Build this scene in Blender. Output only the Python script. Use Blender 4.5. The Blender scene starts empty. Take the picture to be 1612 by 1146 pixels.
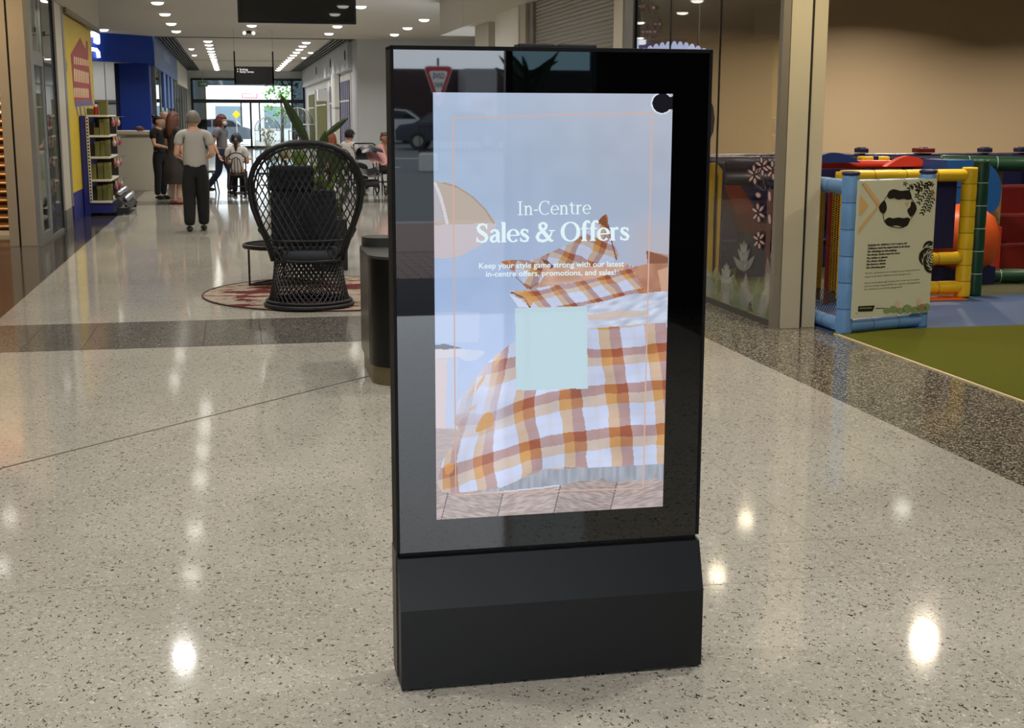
import bpy, bmesh, math, random
import numpy as np
from mathutils import Vector, Matrix
random.seed(7)
PI = math.pi
SC = bpy.context.scene
COL = SC.collection

# ------------------------------------------------------------------ camera
# X = right across the mall, Y = along the mall, Z = up; the camera stands at the origin, 1.62 m up
F_PX, CAM_H = 2080.0, 1.62
YAW, PITCH, ROLL = math.radians(11.798), math.radians(10.593), math.radians(0.15)
_f = np.array([math.sin(YAW)*math.cos(PITCH), math.cos(YAW)*math.cos(PITCH), -math.sin(PITCH)])
_r0 = np.array([math.cos(YAW), -math.sin(YAW), 0.0]); _u0 = np.cross(_r0, _f)
_r = _r0*math.cos(ROLL)+_u0*math.sin(ROLL); _u = -_r0*math.sin(ROLL)+_u0*math.cos(ROLL)
cam_d = bpy.data.cameras.new('camera'); cam = bpy.data.objects.new('camera', cam_d); COL.objects.link(cam)
cam_d.sensor_fit = 'HORIZONTAL'; cam_d.sensor_width = 36.0; cam_d.lens = F_PX/1612*36.0
cam_d.clip_start = 0.05; cam_d.clip_end = 400
cam.matrix_world = Matrix(((_r[0], _u[0], -_f[0], 0), (_r[1], _u[1], -_f[1], 0), (_r[2], _u[2], -_f[2], CAM_H), (0, 0, 0, 1)))
SC.camera = cam
_C = np.array([0, 0, CAM_H])
def ray(x, y): return _f+_r*(x-806.0)/F_PX-_u*(y-573.0)/F_PX
def fl(x, y, z=0.0):          # point of the horizontal plane z seen at photo pixel x, y
    d = ray(x, y); return Vector(_C+d*(z-CAM_H)/d[2])
def atY(x, y, Y):             # point of the cross plane Y
    d = ray(x, y); return Vector(_C+d*Y/d[1])
def atX(x, y, X):             # point of the long plane X
    d = ray(x, y); return Vector(_C+d*X/d[0])

# ------------------------------------------------------------------ world and view
w = bpy.data.worlds.new('overcast_sky'); SC.world = w; w.use_nodes = True
bg = w.node_tree.nodes['Background']; bg.inputs[0].default_value = (0.82, 0.90, 1.0, 1); bg.inputs[1].default_value = 6.0
SC.view_settings.view_transform = 'Standard'; SC.view_settings.look = 'None'
SC.view_settings.exposure = 0.0; SC.view_settings.gamma = 1.0; SC.view_settings.use_curve_mapping = False
cy = SC.cycles
cy.use_denoising = True; cy.max_bounces = 7; cy.diffuse_bounces = 3; cy.glossy_bounces = 4; cy.transmission_bounces = 6
cy.transparent_max_bounces = 12; cy.caustics_reflective = False; cy.caustics_refractive = False
cy.use_adaptive_sampling = True; cy.adaptive_threshold = 0.03; cy.adaptive_min_samples = 16; cy.sample_clamp_indirect = 4.0; cy.blur_glossy = 0.5

# ------------------------------------------------------------------ materials
def s2l(c):
    return tuple(((v/255.0)/12.92 if v/255.0 <= 0.04045 else ((v/255.0+0.055)/1.055)**2.4) for v in c)
MATS = {}
def mat(name, rgb, rough=0.5, metal=0.0, spec=0.5, emit=None, estr=0.0, var=0.0, vscale=8.0, bump=0.0, bscale=60.0, alpha=None):
    """procedural principled material; rgb is sRGB 0-255; var = colour variation, bump = fine relief"""
    if name in MATS: return MATS[name]
    m = bpy.data.materials.new(name); m.use_nodes = True; nt = m.node_tree; b = nt.nodes['Principled BSDF']
    c = s2l(rgb)
    b.inputs['Base Color'].default_value = (*c, 1); b.inputs['Roughness'].default_value = rough
    b.inputs['Metallic'].default_value = metal; b.inputs['Specular IOR Level'].default_value = spec
    if emit is not None:
        b.inputs['Emission Color'].default_value = (*s2l(emit), 1); b.inputs['Emission Strength'].default_value = estr
    if var > 0 or bump > 0:
        tc = nt.nodes.new('ShaderNodeTexCoord')
    if var > 0:
        n = nt.nodes.new('ShaderNodeTexNoise'); n.inputs['Scale'].default_value = vscale; n.inputs['Detail'].default_value = 4
        r = nt.nodes.new('ShaderNodeValToRGB')
        r.color_ramp.elements[0].position = 0.3; r.color_ramp.elements[1].position = 0.7
        r.color_ramp.elements[0].color = (*[v*(1-var) for v in c], 1); r.color_ramp.elements[1].color = (*[min(1, v*(1+var)) for v in c], 1)
        nt.links.new(tc.outputs['Object'], n.inputs['Vector']); nt.links.new(n.outputs['Fac'], r.inputs[0]); nt.links.new(r.outputs[0], b.inputs['Base Color'])
    if bump > 0:
        n2 = nt.nodes.new('ShaderNodeTexNoise'); n2.inputs['Scale'].default_value = bscale; n2.inputs['Detail'].default_value = 3
        bp = nt.nodes.new('ShaderNodeBump'); bp.inputs['Strength'].default_value = bump; bp.inputs['Distance'].default_value = 0.01
        nt.links.new(tc.outputs['Object'], n2.inputs['Vector']); nt.links.new(n2.outputs['Fac'], bp.inputs['Height']); nt.links.new(bp.outputs[0], b.inputs['Normal'])
    if alpha is not None: b.inputs['Alpha'].default_value = alpha
    MATS[name] = m; return m
def glass(name, tint=(255, 255, 255), ior=1.5, haze=0.0, hazecol=(255, 255, 255)):
    """thin pane: clear with Fresnel reflection, optional frosted share"""
    if name in MATS: return MATS[name]
    m = bpy.data.materials.new(name); m.use_nodes = True; nt = m.node_tree; nt.nodes.clear()
    o = nt.nodes.new('ShaderNodeOutputMaterial'); t = nt.nodes.new('ShaderNodeBsdfTransparent'); t.inputs[0].default_value = (*s2l(tint), 1)
    g = nt.nodes.new('ShaderNodeBsdfGlossy'); g.inputs['Roughness'].default_value = 0.01
    lw = nt.nodes.new('ShaderNodeLayerWeight'); lw.inputs['Blend'].default_value = 0.5
    pw = nt.nodes.new('ShaderNodeMath'); pw.operation = 'POWER'; pw.inputs[1].default_value = 5.0; nt.links.new(lw.outputs['Facing'], pw.inputs[0])
    f0 = ((ior-1)/(ior+1))**2
    fr = nt.nodes.new('ShaderNodeMath'); fr.operation = 'MULTIPLY_ADD'; fr.inputs[1].default_value = 1-f0; fr.inputs[2].default_value = f0; nt.links.new(pw.outputs[0], fr.inputs[0])
    mx = nt.nodes.new('ShaderNodeMixShader'); nt.links.new(fr.outputs[0], mx.inputs[0])
    last = t
    if haze > 0:
        d = nt.nodes.new('ShaderNodeBsdfDiffuse'); d.inputs[0].default_value = (*s2l(hazecol), 1)
        tr = nt.nodes.new('ShaderNodeBsdfTranslucent'); tr.inputs[0].default_value = (*s2l(hazecol), 1)
        ad = nt.nodes.new('ShaderNodeMixShader'); ad.inputs[0].default_value = 0.4; nt.links.new(d.outputs[0], ad.inputs[1]); nt.links.new(tr.outputs[0], ad.inputs[2])
        m2 = nt.nodes.new('ShaderNodeMixShader'); m2.inputs[0].default_value = haze
        nt.links.new(t.outputs[0], m2.inputs[1]); nt.links.new(ad.outputs[0], m2.inputs[2]); last = m2
    nt.links.new(last.outputs[0], mx.inputs[1]); nt.links.new(g.outputs[0], mx.inputs[2]); nt.links.new(mx.outputs[0], o.inputs[0])
    MATS[name] = m; return m
def emis(name, rgb, strength):
    if name in MATS: return MATS[name]
    m = bpy.data.materials.new(name); m.use_nodes = True; nt = m.node_tree; nt.nodes.clear()
    o = nt.nodes.new('ShaderNodeOutputMaterial'); e = nt.nodes.new('ShaderNodeEmission')
    e.inputs[0].default_value = (*s2l(rgb), 1); e.inputs[1].default_value = strength
    nt.links.new(e.outputs[0], o.inputs[0]); MATS[name] = m; return m

def terrazzo(name, base, speck, speck2, dens, scale, rough, light=None, varn=0.06, spec=0.5):
    """polished terrazzo: Voronoi chips of two sizes on a base colour"""
    m = bpy.data.materials.new(name); m.use_nodes = True; nt = m.node_tree; L = nt.links; b = nt.nodes['Principled BSDF']
    tc = nt.nodes.new('ShaderNodeTexCoord')
    def chips(sc_, thr, seedoff, stretch):
        mp = nt.nodes.new('ShaderNodeMapping'); mp.inputs['Location'].default_value = (seedoff, seedoff*1.7, 0); mp.inputs['Scale'].default_value = (1, stretch, 1)
        nz = nt.nodes.new('ShaderNodeTexNoise'); nz.inputs['Scale'].default_value = sc_*0.6; nz.inputs['Detail'].default_value = 1
        mxv = nt.nodes.new('ShaderNodeMix'); mxv.data_type = 'VECTOR'; mxv.inputs[0].default_value = 0.035
        L.new(tc.outputs['Object'], nz.inputs['Vector']); L.new(tc.outputs['Object'], mxv.inputs[4]); L.new(nz.outputs['Color'], mxv.inputs[5])
        L.new(mxv.outputs[1], mp.inputs[0])
        v = nt.nodes.new('ShaderNodeTexVoronoi'); v.voronoi_dimensions = '2D'; v.inputs['Scale'].default_value = sc_
        L.new(mp.outputs[0], v.inputs['Vector'])
        sep = nt.nodes.new('ShaderNodeSeparateColor'); L.new(v.outputs['Color'], sep.inputs[0])
        a = nt.nodes.new('ShaderNodeMath'); a.operation = 'LESS_THAN'; a.inputs[1].default_value = thr; L.new(sep.outputs[0], a.inputs[0])
        d = nt.nodes.new('ShaderNodeMath'); d.operation = 'LESS_THAN'; L.new(v.outputs['Distance'], d.inputs[0]); d.inputs[1].default_value = 0.32
        mu = nt.nodes.new('ShaderNodeMath'); mu.operation = 'MULTIPLY'; L.new(a.outputs[0], mu.inputs[0]); L.new(d.outputs[0], mu.inputs[1])
        return mu, sep
    nb = nt.nodes.new('ShaderNodeTexNoise'); nb.inputs['Scale'].default_value = 1.3; nb.inputs['Detail'].default_value = 6
    L.new(tc.outputs['Object'], nb.inputs['Vector'])
    rp = nt.nodes.new('ShaderNodeValToRGB'); c = s2l(base)
    rp.color_ramp.elements[0].color = (*[v*(1-varn) for v in c], 1); rp.color_ramp.elements[1].color = (*[v*(1+varn) for v in c], 1)
    rp.color_ramp.elements[0].position = 0.35; rp.color_ramp.elements[1].position = 0.65
    L.new(nb.outputs['Fac'], rp.inputs[0]); col = rp.outputs[0]
    specs = [(speck, dens, scale, 0.0, 2.3), (speck2, dens*1.4, scale*1.5, 5.3, 1.4), (speck, dens*0.9, scale*1.2, 9.1, 0.45)]
    if light: specs += [(light, dens*1.6, scale*0.8, 13.7, 1.0), (light, dens*1.2, scale*1.4, 21.3, 0.7)]
    for colr, th, sc_, off, st in specs:
        mk, sp = chips(sc_, th, off, st)
        mx = nt.nodes.new('ShaderNodeMix'); mx.data_type = 'RGBA'; L.new(mk.outputs[0], mx.inputs[0]); L.new(col, mx.inputs[6]); mx.inputs[7].default_value = (*s2l(colr), 1)
        col = mx.outputs[2]
    L.new(col, b.inputs['Base Color']); b.inputs['Roughness'].default_value = rough; b.inputs['Specular IOR Level'].default_value = spec
    MATS[name] = m; return m

# ------------------------------------------------------------------ mesh builder
class MB:
    def __init__(s): s.v = []; s.f = []; s.mi = []; s.cur = 0
    def add(s, vs, fs):
        o = len(s.v); s.v += [tuple(p) for p in vs]; s.f += [tuple(i+o for i in f) for f in fs]; s.mi += [s.cur]*len(fs); return s
    def box(s, x0, x1, y0, y1, z0, z1, bev=0.0):
        if bev <= 0:
            return s.add([(x0, y0, z0), (x1, y0, z0), (x1, y1, z0), (x0, y1, z0), (x0, y0, z1), (x1, y0, z1), (x1, y1, z1), (x0, y1, z1)],
                  [(3, 2, 1, 0), (4, 5, 6, 7), (0, 1, 5, 4), (1, 2, 6, 5), (2, 3, 7, 6), (3, 0, 4, 7)])
        b = bev
        bm = bmesh.new(); bmesh.ops.create_cube(bm, size=1.0)
        for v in bm.verts: v.co = Vector(((x0+x1)/2+v.co.x*(x1-x0), (y0+y1)/2+v.co.y*(y1-y0), (z0+z1)/2+v.co.z*(z1-z0)))
        bmesh.ops.bevel(bm, geom=list(bm.edges), offset=b, segments=2, profile=0.6, affect='EDGES')
        bm.verts.index_update(); s.add([v.co[:] for v in bm.verts], [[v.index for v in f.verts] for f in bm.faces]); bm.free(); return s
    def obox(s, c, ax, ay, az, hx, hy, hz):   # oriented box, half sizes
        c = Vector(c); ax, ay, az = Vector(ax)*hx, Vector(ay)*hy, Vector(az)*hz
        vs = [c+ax*i+ay*j+az*k for k in (-1, 1) for j in (-1, 1) for i in (-1, 1)]
        return s.add(vs, [(0, 2, 3, 1), (4, 5, 7, 6), (0, 1, 5, 4), (1, 3, 7, 5), (3, 2, 6, 7), (2, 0, 4, 6)])
    def bar(s, a, b, w, h, up=(0, 0, 1)):     # rectangular bar from a to b
        a, b = Vector(a), Vector(b); d = (b-a); l = d.length; d.normalize(); up = Vector(up)
        if abs(d.dot(up)) > 0.99: up = Vector((0, 1, 0))
        sx = d.cross(up).normalized(); uz = sx.cross(d).normalized()
        return s.obox((a+b)/2, d, sx, uz, l/2, w/2, h/2)
    def prism(s, pts, axis, a, b):            # polygon in a plane extruded along axis 0/1/2 from a to b
        n = len(pts)
        def P(p, t):
            if axis == 0: return (t, p[0], p[1])
            if axis == 1: return (p[0], t, p[1])
            return (p[0], p[1], t)
        vs = [P(p, a) for p in pts]+[P(p, b) for p in pts]
        return s.add(vs, [tuple(range(n-1, -1, -1)), tuple(range(n, 2*n))]+[(i, (i+1) % n, (i+1) % n+n, i+n) for i in range(n)])
    def poly(s, pts): return s.add(pts, [tuple(range(len(pts)))])
    def tube(s, pts, r, n=8, closed=False, cap=True):
        pts = [Vector(p) for p in pts]; m = len(pts); rs = r if isinstance(r, (list, tuple)) else [r]*m
        vs = []; up = None
        for i, p in enumerate(pts):
            a = pts[i-1] if (i > 0 or closed) else p; b = pts[(i+1) % m] if (i < m-1 or closed) else p
            d = (b-a).normalized()
            if up is None:
                up = Vector((0, 0, 1)) if abs(d.z) < 0.9 else Vector((1, 0, 0))
            sx = d.cross(up).normalized(); up = sx.cross(d).normalized()
            for k in range(n):
                t = 2*PI*k/n; vs.append(p+(sx*math.cos(t)+up*math.sin(t))*rs[i])
        fs = []
        for i in range(m if closed else m-1):
            j = (i+1) % m
            for k in range(n): fs.append((i*n+k, i*n+(k+1) % n, j*n+(k+1) % n, j*n+k))
        if cap and not closed:
            fs.append(tuple(range(n-1, -1, -1))); fs.append(tuple(range((m-1)*n, m*n)))
        return s.add(vs, fs)
    def lathe(s, prof, c=(0, 0, 0), n=24, sx=1.0, sy=1.0, closed_ends=True):   # prof: [(r,z)...]
        vs = []; m = len(prof)
        for r, z in prof:
            for k in range(n):
                t = 2*PI*k/n; vs.append((c[0]+r*sx*math.cos(t), c[1]+r*sy*math.sin(t), c[2]+z))
        fs = [(i*n+k, i*n+(k+1) % n, (i+1)*n+(k+1) % n, (i+1)*n+k) for i in range(m-1) for k in range(n)]
        if closed_ends: fs.append(tuple(range(n-1, -1, -1))); fs.append(tuple(range((m-1)*n, m*n)))
        return s.add(vs, fs)
    def ball(s, c, rx, ry=None, rz=None, n=14, m=10, rot=None):
        ry = rx if ry is None else ry; rz = rx if rz is None else rz; c = Vector(c); vs = []
        for i in range(m+1):
            ph = PI*i/m
            for k in range(n):
                t = 2*PI*k/n; p = Vector((rx*math.sin(ph)*math.cos(t), ry*math.sin(ph)*math.sin(t), rz*math.cos(ph)))
                if rot: p = rot @ p
                vs.append(c+p)
        return s.add(vs, [(i*n+k, (i+1)*n+k, (i+1)*n+(k+1) % n, i*n+(k+1) % n) for i in range(m) for k in range(n)])
    def grid(s, fn, nu, nv, two=False):       # surface fn(u,v), u,v in 0..1
        vs = [fn(i/nu, j/nv) for j in range(nv+1) for i in range(nu+1)]; w_ = nu+1
        return s.add(vs, [(j*w_+i, j*w_+i+1, (j+1)*w_+i+1, (j+1)*w_+i) for j in range(nv) for i in range(nu)])
    def build(s, name, m, parent=None, smooth=False, world=False, loc=(0, 0, 0), auto=None):
        me = bpy.data.meshes.new(name)
        vs = s.v
        if world and parent is not None:
            o = Vector((0, 0, 0)); q = parent
            while q is not None: o = o+q.location; q = q.parent
            vs = [(p[0]-o.x, p[1]-o.y, p[2]-o.z) for p in vs]
        me.from_pydata(vs, [], s.f); me.update()
        ms = m if isinstance(m, (list, tuple)) else [m]
        for x in ms: me.materials.append(x)
        if len(ms) > 1: me.polygons.foreach_set('material_index', s.mi)
        if smooth: me.polygons.foreach_set('use_smooth', [True]*len(me.polygons))
        ob = bpy.data.objects.new(name, me); COL.objects.link(ob); ob.location = loc
        if parent is not None: ob.parent = parent
        if auto is not None:
            try: me.set_sharp_from_angle(angle=math.radians(auto))
            except Exception: pass
        return ob
def B(*a, **k): return MB().box(*a, **k)
def tag(o, label=None, cat=None, group=None, kind=None):
    if label: o['label'] = label
    if cat: o['category'] = cat
    if group: o['group'] = group
    if kind: o['kind'] = kind
    return o
def thing(name, label, cat, loc=(0, 0, 0), rz=0.0, group=None):
    o = bpy.data.objects.new(name, None); COL.objects.link(o); o.location = loc; o.rotation_euler = (0, 0, rz); o.empty_display_size = 0.1
    return tag(o, label, cat, group)
def struct(o): o['kind'] = 'structure'; return o
def copy_tree(o, parent=None):
    c = o.copy(); COL.objects.link(c)
    if parent is not None: c.parent = parent
    for ch in list(o.children): copy_tree(ch, c)
    return c
def text_part(name, body, size, m, parent, loc, rot=(PI/2, 0, 0), align='LEFT', width=None, bold=0.0, sp=1.0):
    cu = bpy.data.curves.new(name, 'FONT'); cu.body = body; cu.size = size; cu.align_x = align; cu.resolution_u = 3; cu.offset = bold; cu.space_character = sp
    t = bpy.data.objects.new(name+'_curve', cu); COL.objects.link(t)
    bpy.context.view_layer.update()
    me = bpy.data.meshes.new_from_object(t.evaluated_get(bpy.context.evaluated_depsgraph_get()))
    bpy.data.objects.remove(t); bpy.data.curves.remove(cu)
    if width and len(me.vertices):
        xs = [v.co.x for v in me.vertices]; k = width/(max(xs)-min(xs)); x0 = min(xs) if align == 'LEFT' else 0
        for v in me.vertices: v.co.x = (v.co.x-x0)*k
    me.name = name; me.materials.clear(); me.materials.append(m)
    ob = bpy.data.objects.new(name, me); COL.objects.link(ob); ob.location = loc; ob.rotation_euler = rot
    if parent is not None: ob.parent = parent
    return ob

# common materials
WHITE = mat('white_paint', (216, 214, 208), 0.6, var=0.03, vscale=2)
CEILM = mat('ceiling_paint', (205, 200, 190), 0.9)
BLACK = mat('black_powdercoat', (14, 14, 15), 0.45, var=0.1, vscale=30)
DARKG = mat('dark_recess', (20, 19, 18), 0.8)
BEIGE = mat('beige_cladding', (172, 158, 138), 0.42, var=0.04, vscale=3)
ALU = mat('aluminium_frame', (150, 148, 142), 0.35, metal=0.6, var=0.05, vscale=10)
CLEAR = glass('clear_glass')
# ------------------------------------------------------------------ ceiling height and lamps
CEIL = 3.85
LAMP_W = 28.0
DIFF = emis('lamp_diffuser', (255, 250, 240), 5.0)
RING = mat('lamp_ring_white', (225, 222, 215), 0.5)
_lamp_proto = {}
ORD = ('first', 'second', 'third', 'fourth', 'fifth', 'sixth', 'seventh', 'eighth', 'ninth', 'tenth', 'eleventh', 'twelfth', 'thirteenth')
def downlight(x, y, z, label, group, power=None, color=(1.0, 0.972, 0.93), r=0.12, spread=140, warm=False):
    t = thing('downlight', label, 'ceiling light', (x, y, z), 0, group)
    key = (r, warm)
    if key not in _lamp_proto:
        a = MB().lathe([(r, 0.0), (r+0.02, -0.002), (r+0.022, -0.012), (r+0.004, -0.014), (r, -0.004)], n=20, closed_ends=False).build('rim', RING, t, smooth=True)
        b = MB().lathe([(r*0.99, -0.004), (r*0.97, -0.025), (r*0.84, -0.045), (r*0.5, -0.058), (0.0005, -0.062)], n=20, closed_ends=False).build('diffuser', DIFF, t, smooth=True)
        _lamp_proto[key] = (a, b)
    else:
        for p in _lamp_proto[key]:
            c = p.copy(); COL.objects.link(c); c.parent = t
    ld = bpy.data.lights.new('lamp', 'AREA'); ld.shape = 'DISK'; ld.size = 2*r*0.8; ld.energy = LAMP_W if power is None else power; ld.color = color
    ld.spread = math.radians(spread)
    lo = bpy.data.objects.new('lamp', ld); COL.objects.link(lo); lo.parent = t; lo.location = (0, 0, -0.068)
    return t

# ------------------------------------------------------------------ floor
BEIGE_T = terrazzo('beige_terrazzo', (168, 163, 151), (52, 45, 37), (118, 107, 90), 0.085, 92.0, 0.075, light=(192, 187, 175))
DARK_T = terrazzo('dark_granite', (74, 71, 68), (40, 38, 36), (48, 45, 42), 0.25, 120.0, 0.12, light=(150, 143, 130))
DARK_S = terrazzo('dark_granite_strip', (74, 68, 60), (40, 36, 32), (50, 45, 40), 0.28, 95.0, 0.12, light=(176, 168, 150))
DARK_L = terrazzo('dark_granite_left', (62, 58, 54), (42, 39, 36), (40, 37, 34), 0.2, 60.0, 0.10, light=(92, 88, 80))
floor = struct(MB().box(-1.9, 3.41, -3.6, 75, -0.05, 0).build('floor', BEIGE_T))
struct(MB().box(-8, -1.9, -3.6, 75, -0.05, 0).build('floor', DARK_L))
struct(MB().box(3.41, 4.425, -3.6, 27, -0.05, 0).build('floor', DARK_S))
struct(MB().box(3.41, 12, 27.0, 75, -0.05, 0).build('floor', BEIGE_T))
# dark granite bands across the mall: each slab a tile with its joint
slab = None
for (ya, yb, x0, x1, pit) in ((9.58, 10.83, -2.1, 3.41, 0.4155), (25.4, 26.5, -2.1, 4.4, 0.62)):
    n = int(math.ceil((x1-x0)/pit)); base = -0.26-pit*10
    k0 = int(math.floor((x0-base)/pit)); proto = None
    for k in range(k0, k0+n+1):
        xa = base+k*pit
        if xa < x0-0.3 or xa+pit > x1+0.35: continue
        if proto is None:
            proto = MB().box(0.003, pit-0.003, 0, yb-ya, -0.02, 0.0012).build('tile', DARK_T, floor, loc=(xa, ya, 0)); ob = proto
        else:
            ob = proto.copy(); COL.objects.link(ob); ob.location = (xa, ya, 0)
    MB().box(x0-0.2, x1, ya-0.004, yb+0.004, -0.02, 0.0004).build('tile_grout', mat('grout_dark', (30, 28, 26), 0.7), floor)
# metal joints let into the terrazzo
JM = mat('joint_strip', (74, 66, 56), 0.4)
MB().bar((-2.6+0.716, 4.85+0.716, 0.0004), (0.93, 8.38, 0.0004), 0.013, 0.0016).build('expansion_joint', JM, floor)
JF = mat('joint_faint', (152, 145, 130), 0.2)
MB().box(2.186, 2.192, 1.0, 9.55, -0.01, 0.0006).build('joint', JF, floor)
MB().box(-1.9, 3.4, 4.595, 4.600, -0.01, 0.0006).build('joint', JF, floor)
MB().box(1.3, 3.4, 4.195, 4.200, -0.01, 0.0007).build('joint', JF, floor)
MB().box(2.99, 2.995, 1.0, 9.55, -0.01, 0.0006).build('joint', JF, floor)
# pale edge strip beside the turf
struct(MB().box(4.425, 4.45, -3, 9.22, -0.03, 0.008).build('trim_1', mat('edge_strip_brass', (196, 178, 140), 0.4)))

# ------------------------------------------------------------------ ceiling
struct(MB().box(-9, 14, -3.6, 40.0, CEIL, CEIL+0.12).build('ceiling', CEILM))
struct(MB().box(-1.52, 2.94, 40.35, 56.35, CEIL, CEIL+0.08).build('ceiling', CEILM)); struct(MB().box(-2.1, 3.6, 40.02, 40.33, CEIL-0.004, CEIL+0.4).build('trim_7', DARKG)); struct(MB().box(-1.52, 2.94, 56.37, 56.58, CEIL-0.002, CEIL+0.1).build('trim_7', DARKG)); struct(MB().box(-6, -2.42, 40.3, 70, 3.95, 4.0).build('ceiling', CEILM))  # dark box at the near edge paints in the shade of the gap
struct(MB().box(-1.50, 2.96, 56.6, 70, CEIL+0.02, CEIL+0.10).build('ceiling', CEILM))
struct(MB().box(-9, 14, 39.9, 75, CEIL+0.55, CEIL+0.65).build('ceiling', mat('ceiling_void', (58, 56, 54), 0.9)))
# black slatted bands beside the raft
for (xa, xb) in ((-2.12, -1.53), (2.95, 3.68)):
    g = thing('ceiling_grille', 'long black slatted ceiling grille %s the pale far ceiling panel' % ('left of' if xa < 0 else 'right of'), 'grille', ((xa+xb)/2, 40.1, CEIL))
    n = 6; wd = (xb-xa)/n; pr = None
    for k in range(n):
        if pr is None: pr = MB().box(-wd*0.28, wd*0.28, 0, 29.8, 0.0, 0.12).build('slat', BLACK, g); o = pr
        else: o = pr.copy(); COL.objects.link(o)
        o.location = (xa+wd*(k+0.5)-(xa+xb)/2, 0, 0.02)
    MB().box((xa-xb)/2, (xb-xa)/2, 0, 29.8, 0.16, 0.18).build('backing', DARKG, g)

# ------------------------------------------------------------------ lamps
for x, nm in ((-1.37, 'left'), (2.66, 'right')):
    for i, y in enumerate((28.0, 31.06, 34.2, 37.2)):
        downlight(x, y, CEIL, 'round ceiling downlight, %s in the %s row before the far ceiling panel' % (('nearest', 'second', 'third', 'farthest')[i], nm), 'downlights of the mid ceiling')
for i, y in enumerate((31.4, 34.4, 37.2)):
    downlight(4.45, y, CEIL, 'round ceiling downlight above the white wall, %s of three' % ('nearest', 'middle', 'farthest')[i], 'downlights of the mid ceiling')
downlight(0.56, 34.4, CEIL, 'round ceiling downlight just below the black hanging screen', 'downlights of the mid ceiling')
downlight(0.56, 28.2, CEIL, 'round ceiling downlight hidden above the black hanging screen', 'downlights of the mid ceiling')
downlight(-3.2, 37.0, CEIL, 'round ceiling downlight above the blue shop fascia', 'downlights of the mid ceiling')
for x, nm in ((-0.63, 'left'), (2.30, 'right')):
    for k in range(13):
        downlight(x+0.0*(k), 41.85+k*2.15, CEIL if k < 7 else CEIL+0.02, '%s downlight from the near end of the long %s row in the far ceiling' % (ORD[k], nm), '%s row of the far ceiling panel' % nm, r=0.13)
for i, (x, y) in enumerate(((-1.25, 46.7), (-1.28, 51.5), (2.80, 48.3), (2.78, 52.5))):
    downlight(x, y, CEIL, 'small outer spotlight of the far ceiling panel, %s side, %s' % ('left' if x < 0 else 'right', 'nearer' if i % 2 == 0 else 'farther'), 'outer spotlights of the far ceiling panel', power=8, r=0.09)
for x in (-0.67, 2.3):
    for k, yy in enumerate((25.1, 23.5, 21.8, 20.0, 17.4, 15.65, 13.06, 10.8, 8.6, 6.4, 4.2, 2.0, -0.2)):
        downlight(x, yy, CEIL, 'near walkway downlight, %s from the far end of the %s row' % (ORD[k], 'left' if x < 0 else 'right'), 'downlights above the near walkway')
# ------------------------------------------------------------------ advertising kiosk
KX0, KX1, KYG, KYB = 0.416, 1.318, 3.582, 3.532
kiosk = thing('advertising_kiosk', 'tall black free-standing advertising kiosk with a lit portrait screen', 'kiosk', ((KX0+KX1)/2, 3.62, 0))
KBODY = mat('kiosk_black_satin', (12, 12, 13), 0.42, spec=0.3, var=0.05, vscale=40)
KEDGE = mat('kiosk_edge', (7, 7, 8), 0.6, spec=0.2)
GLOSS = mat('kiosk_black_glass', (2, 2, 3), 0.015, spec=0.85)
MB().box(KX0+0.006, KX1-0.006, KYG+0.012, 3.70, 0.012, 1.796, bev=0.004).build('casing', KEDGE, kiosk, world=True)
MB().box(KX0, KX0+0.009, KYG-0.001, 3.69, 0.40, 1.803, bev=0.002).box(KX1-0.009, KX1, KYG-0.001, 3.69, 0.40, 1.803, bev=0.002).box(KX0, KX1, KYG-0.001, 3.69, 1.795, 1.806, bev=0.002).build('frame', KEDGE, kiosk, world=True)
MB().box(KX0+0.007, KX1-0.007, KYG+0.003, KYG+0.013, 0.398, 1.797).build('front_glass', GLOSS, kiosk, world=True)
prof = [(3.70, 0.0), (KYB, 0.008), (KYB, 0.243), (KYG-0.002, 0.382), (KYG+0.006, 0.385), (3.70, 0.385)]
MB().prism([(y, z) for y, z in prof], 0, KX0+0.002, KX1+0.001).build('plinth', KBODY, kiosk, world=True)
MB().box(KX0-0.002, KX0+0.003, KYG+0.02, 3.69, 0.02, 0.40).build('side_strip', mat('kiosk_side_strip', (30, 29, 28), 0.4), kiosk, world=True)
# two flat black antennas lying on the top edge
for xa, xb in (((812), (868)), ((876), (934))):
    a = atY(xa, 75, 3.64); b = atY(xb, 75, 3.64)
    p = MB().box(a.x, b.x, 3.60, 3.67, 1.804, 1.816, bev=0.004).build('top_antenna', BLACK, kiosk, world=True)
    MB().tube([( (b.x if xa < 850 else a.x), 3.635, 1.811), ((b.x+0.008 if xa < 850 else a.x-0.008), 3.635, 1.808), ((b.x+0.014 if xa < 850 else a.x-0.014), 3.635, 1.800)], 0.003, 6).build('lead', BLACK, p, world=True)

# --- screen picture, painted as vertex colours in the photo's own pixel frame of the panel
scr = [(684, 141), (1060, 152), (1043, 798), (685, 818)]
_q = [atY(x, y, KYG) for x, y in scr]
SX0, SX1 = (_q[0].x+_q[3].x)/2, (_q[1].x+_q[2].x)/2
SZ0, SZ1 = (_q[2].z+_q[3].z)/2, (_q[0].z+_q[1].z)/2
NW, NH = 330, 590
uu, vv = np.meshgrid((np.arange(NW)+0.5)/NW, (np.arange(NH)+0.5)/NH)      # v from the top
def homog(src, dst):
    A = []; b_ = []
    for (x, y), (X, Y) in zip(src, dst):
        A.append([x, y, 1, 0, 0, 0, -X*x, -X*y]); b_.append(X); A.append([0, 0, 0, x, y, 1, -Y*x, -Y*y]); b_.append(Y)
    return np.append(np.linalg.solve(np.array(A, float), np.array(b_, float)), 1).reshape(3, 3)
Hm = homog([(0, 0), (1, 0), (1, 1), (0, 1)], scr)
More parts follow.
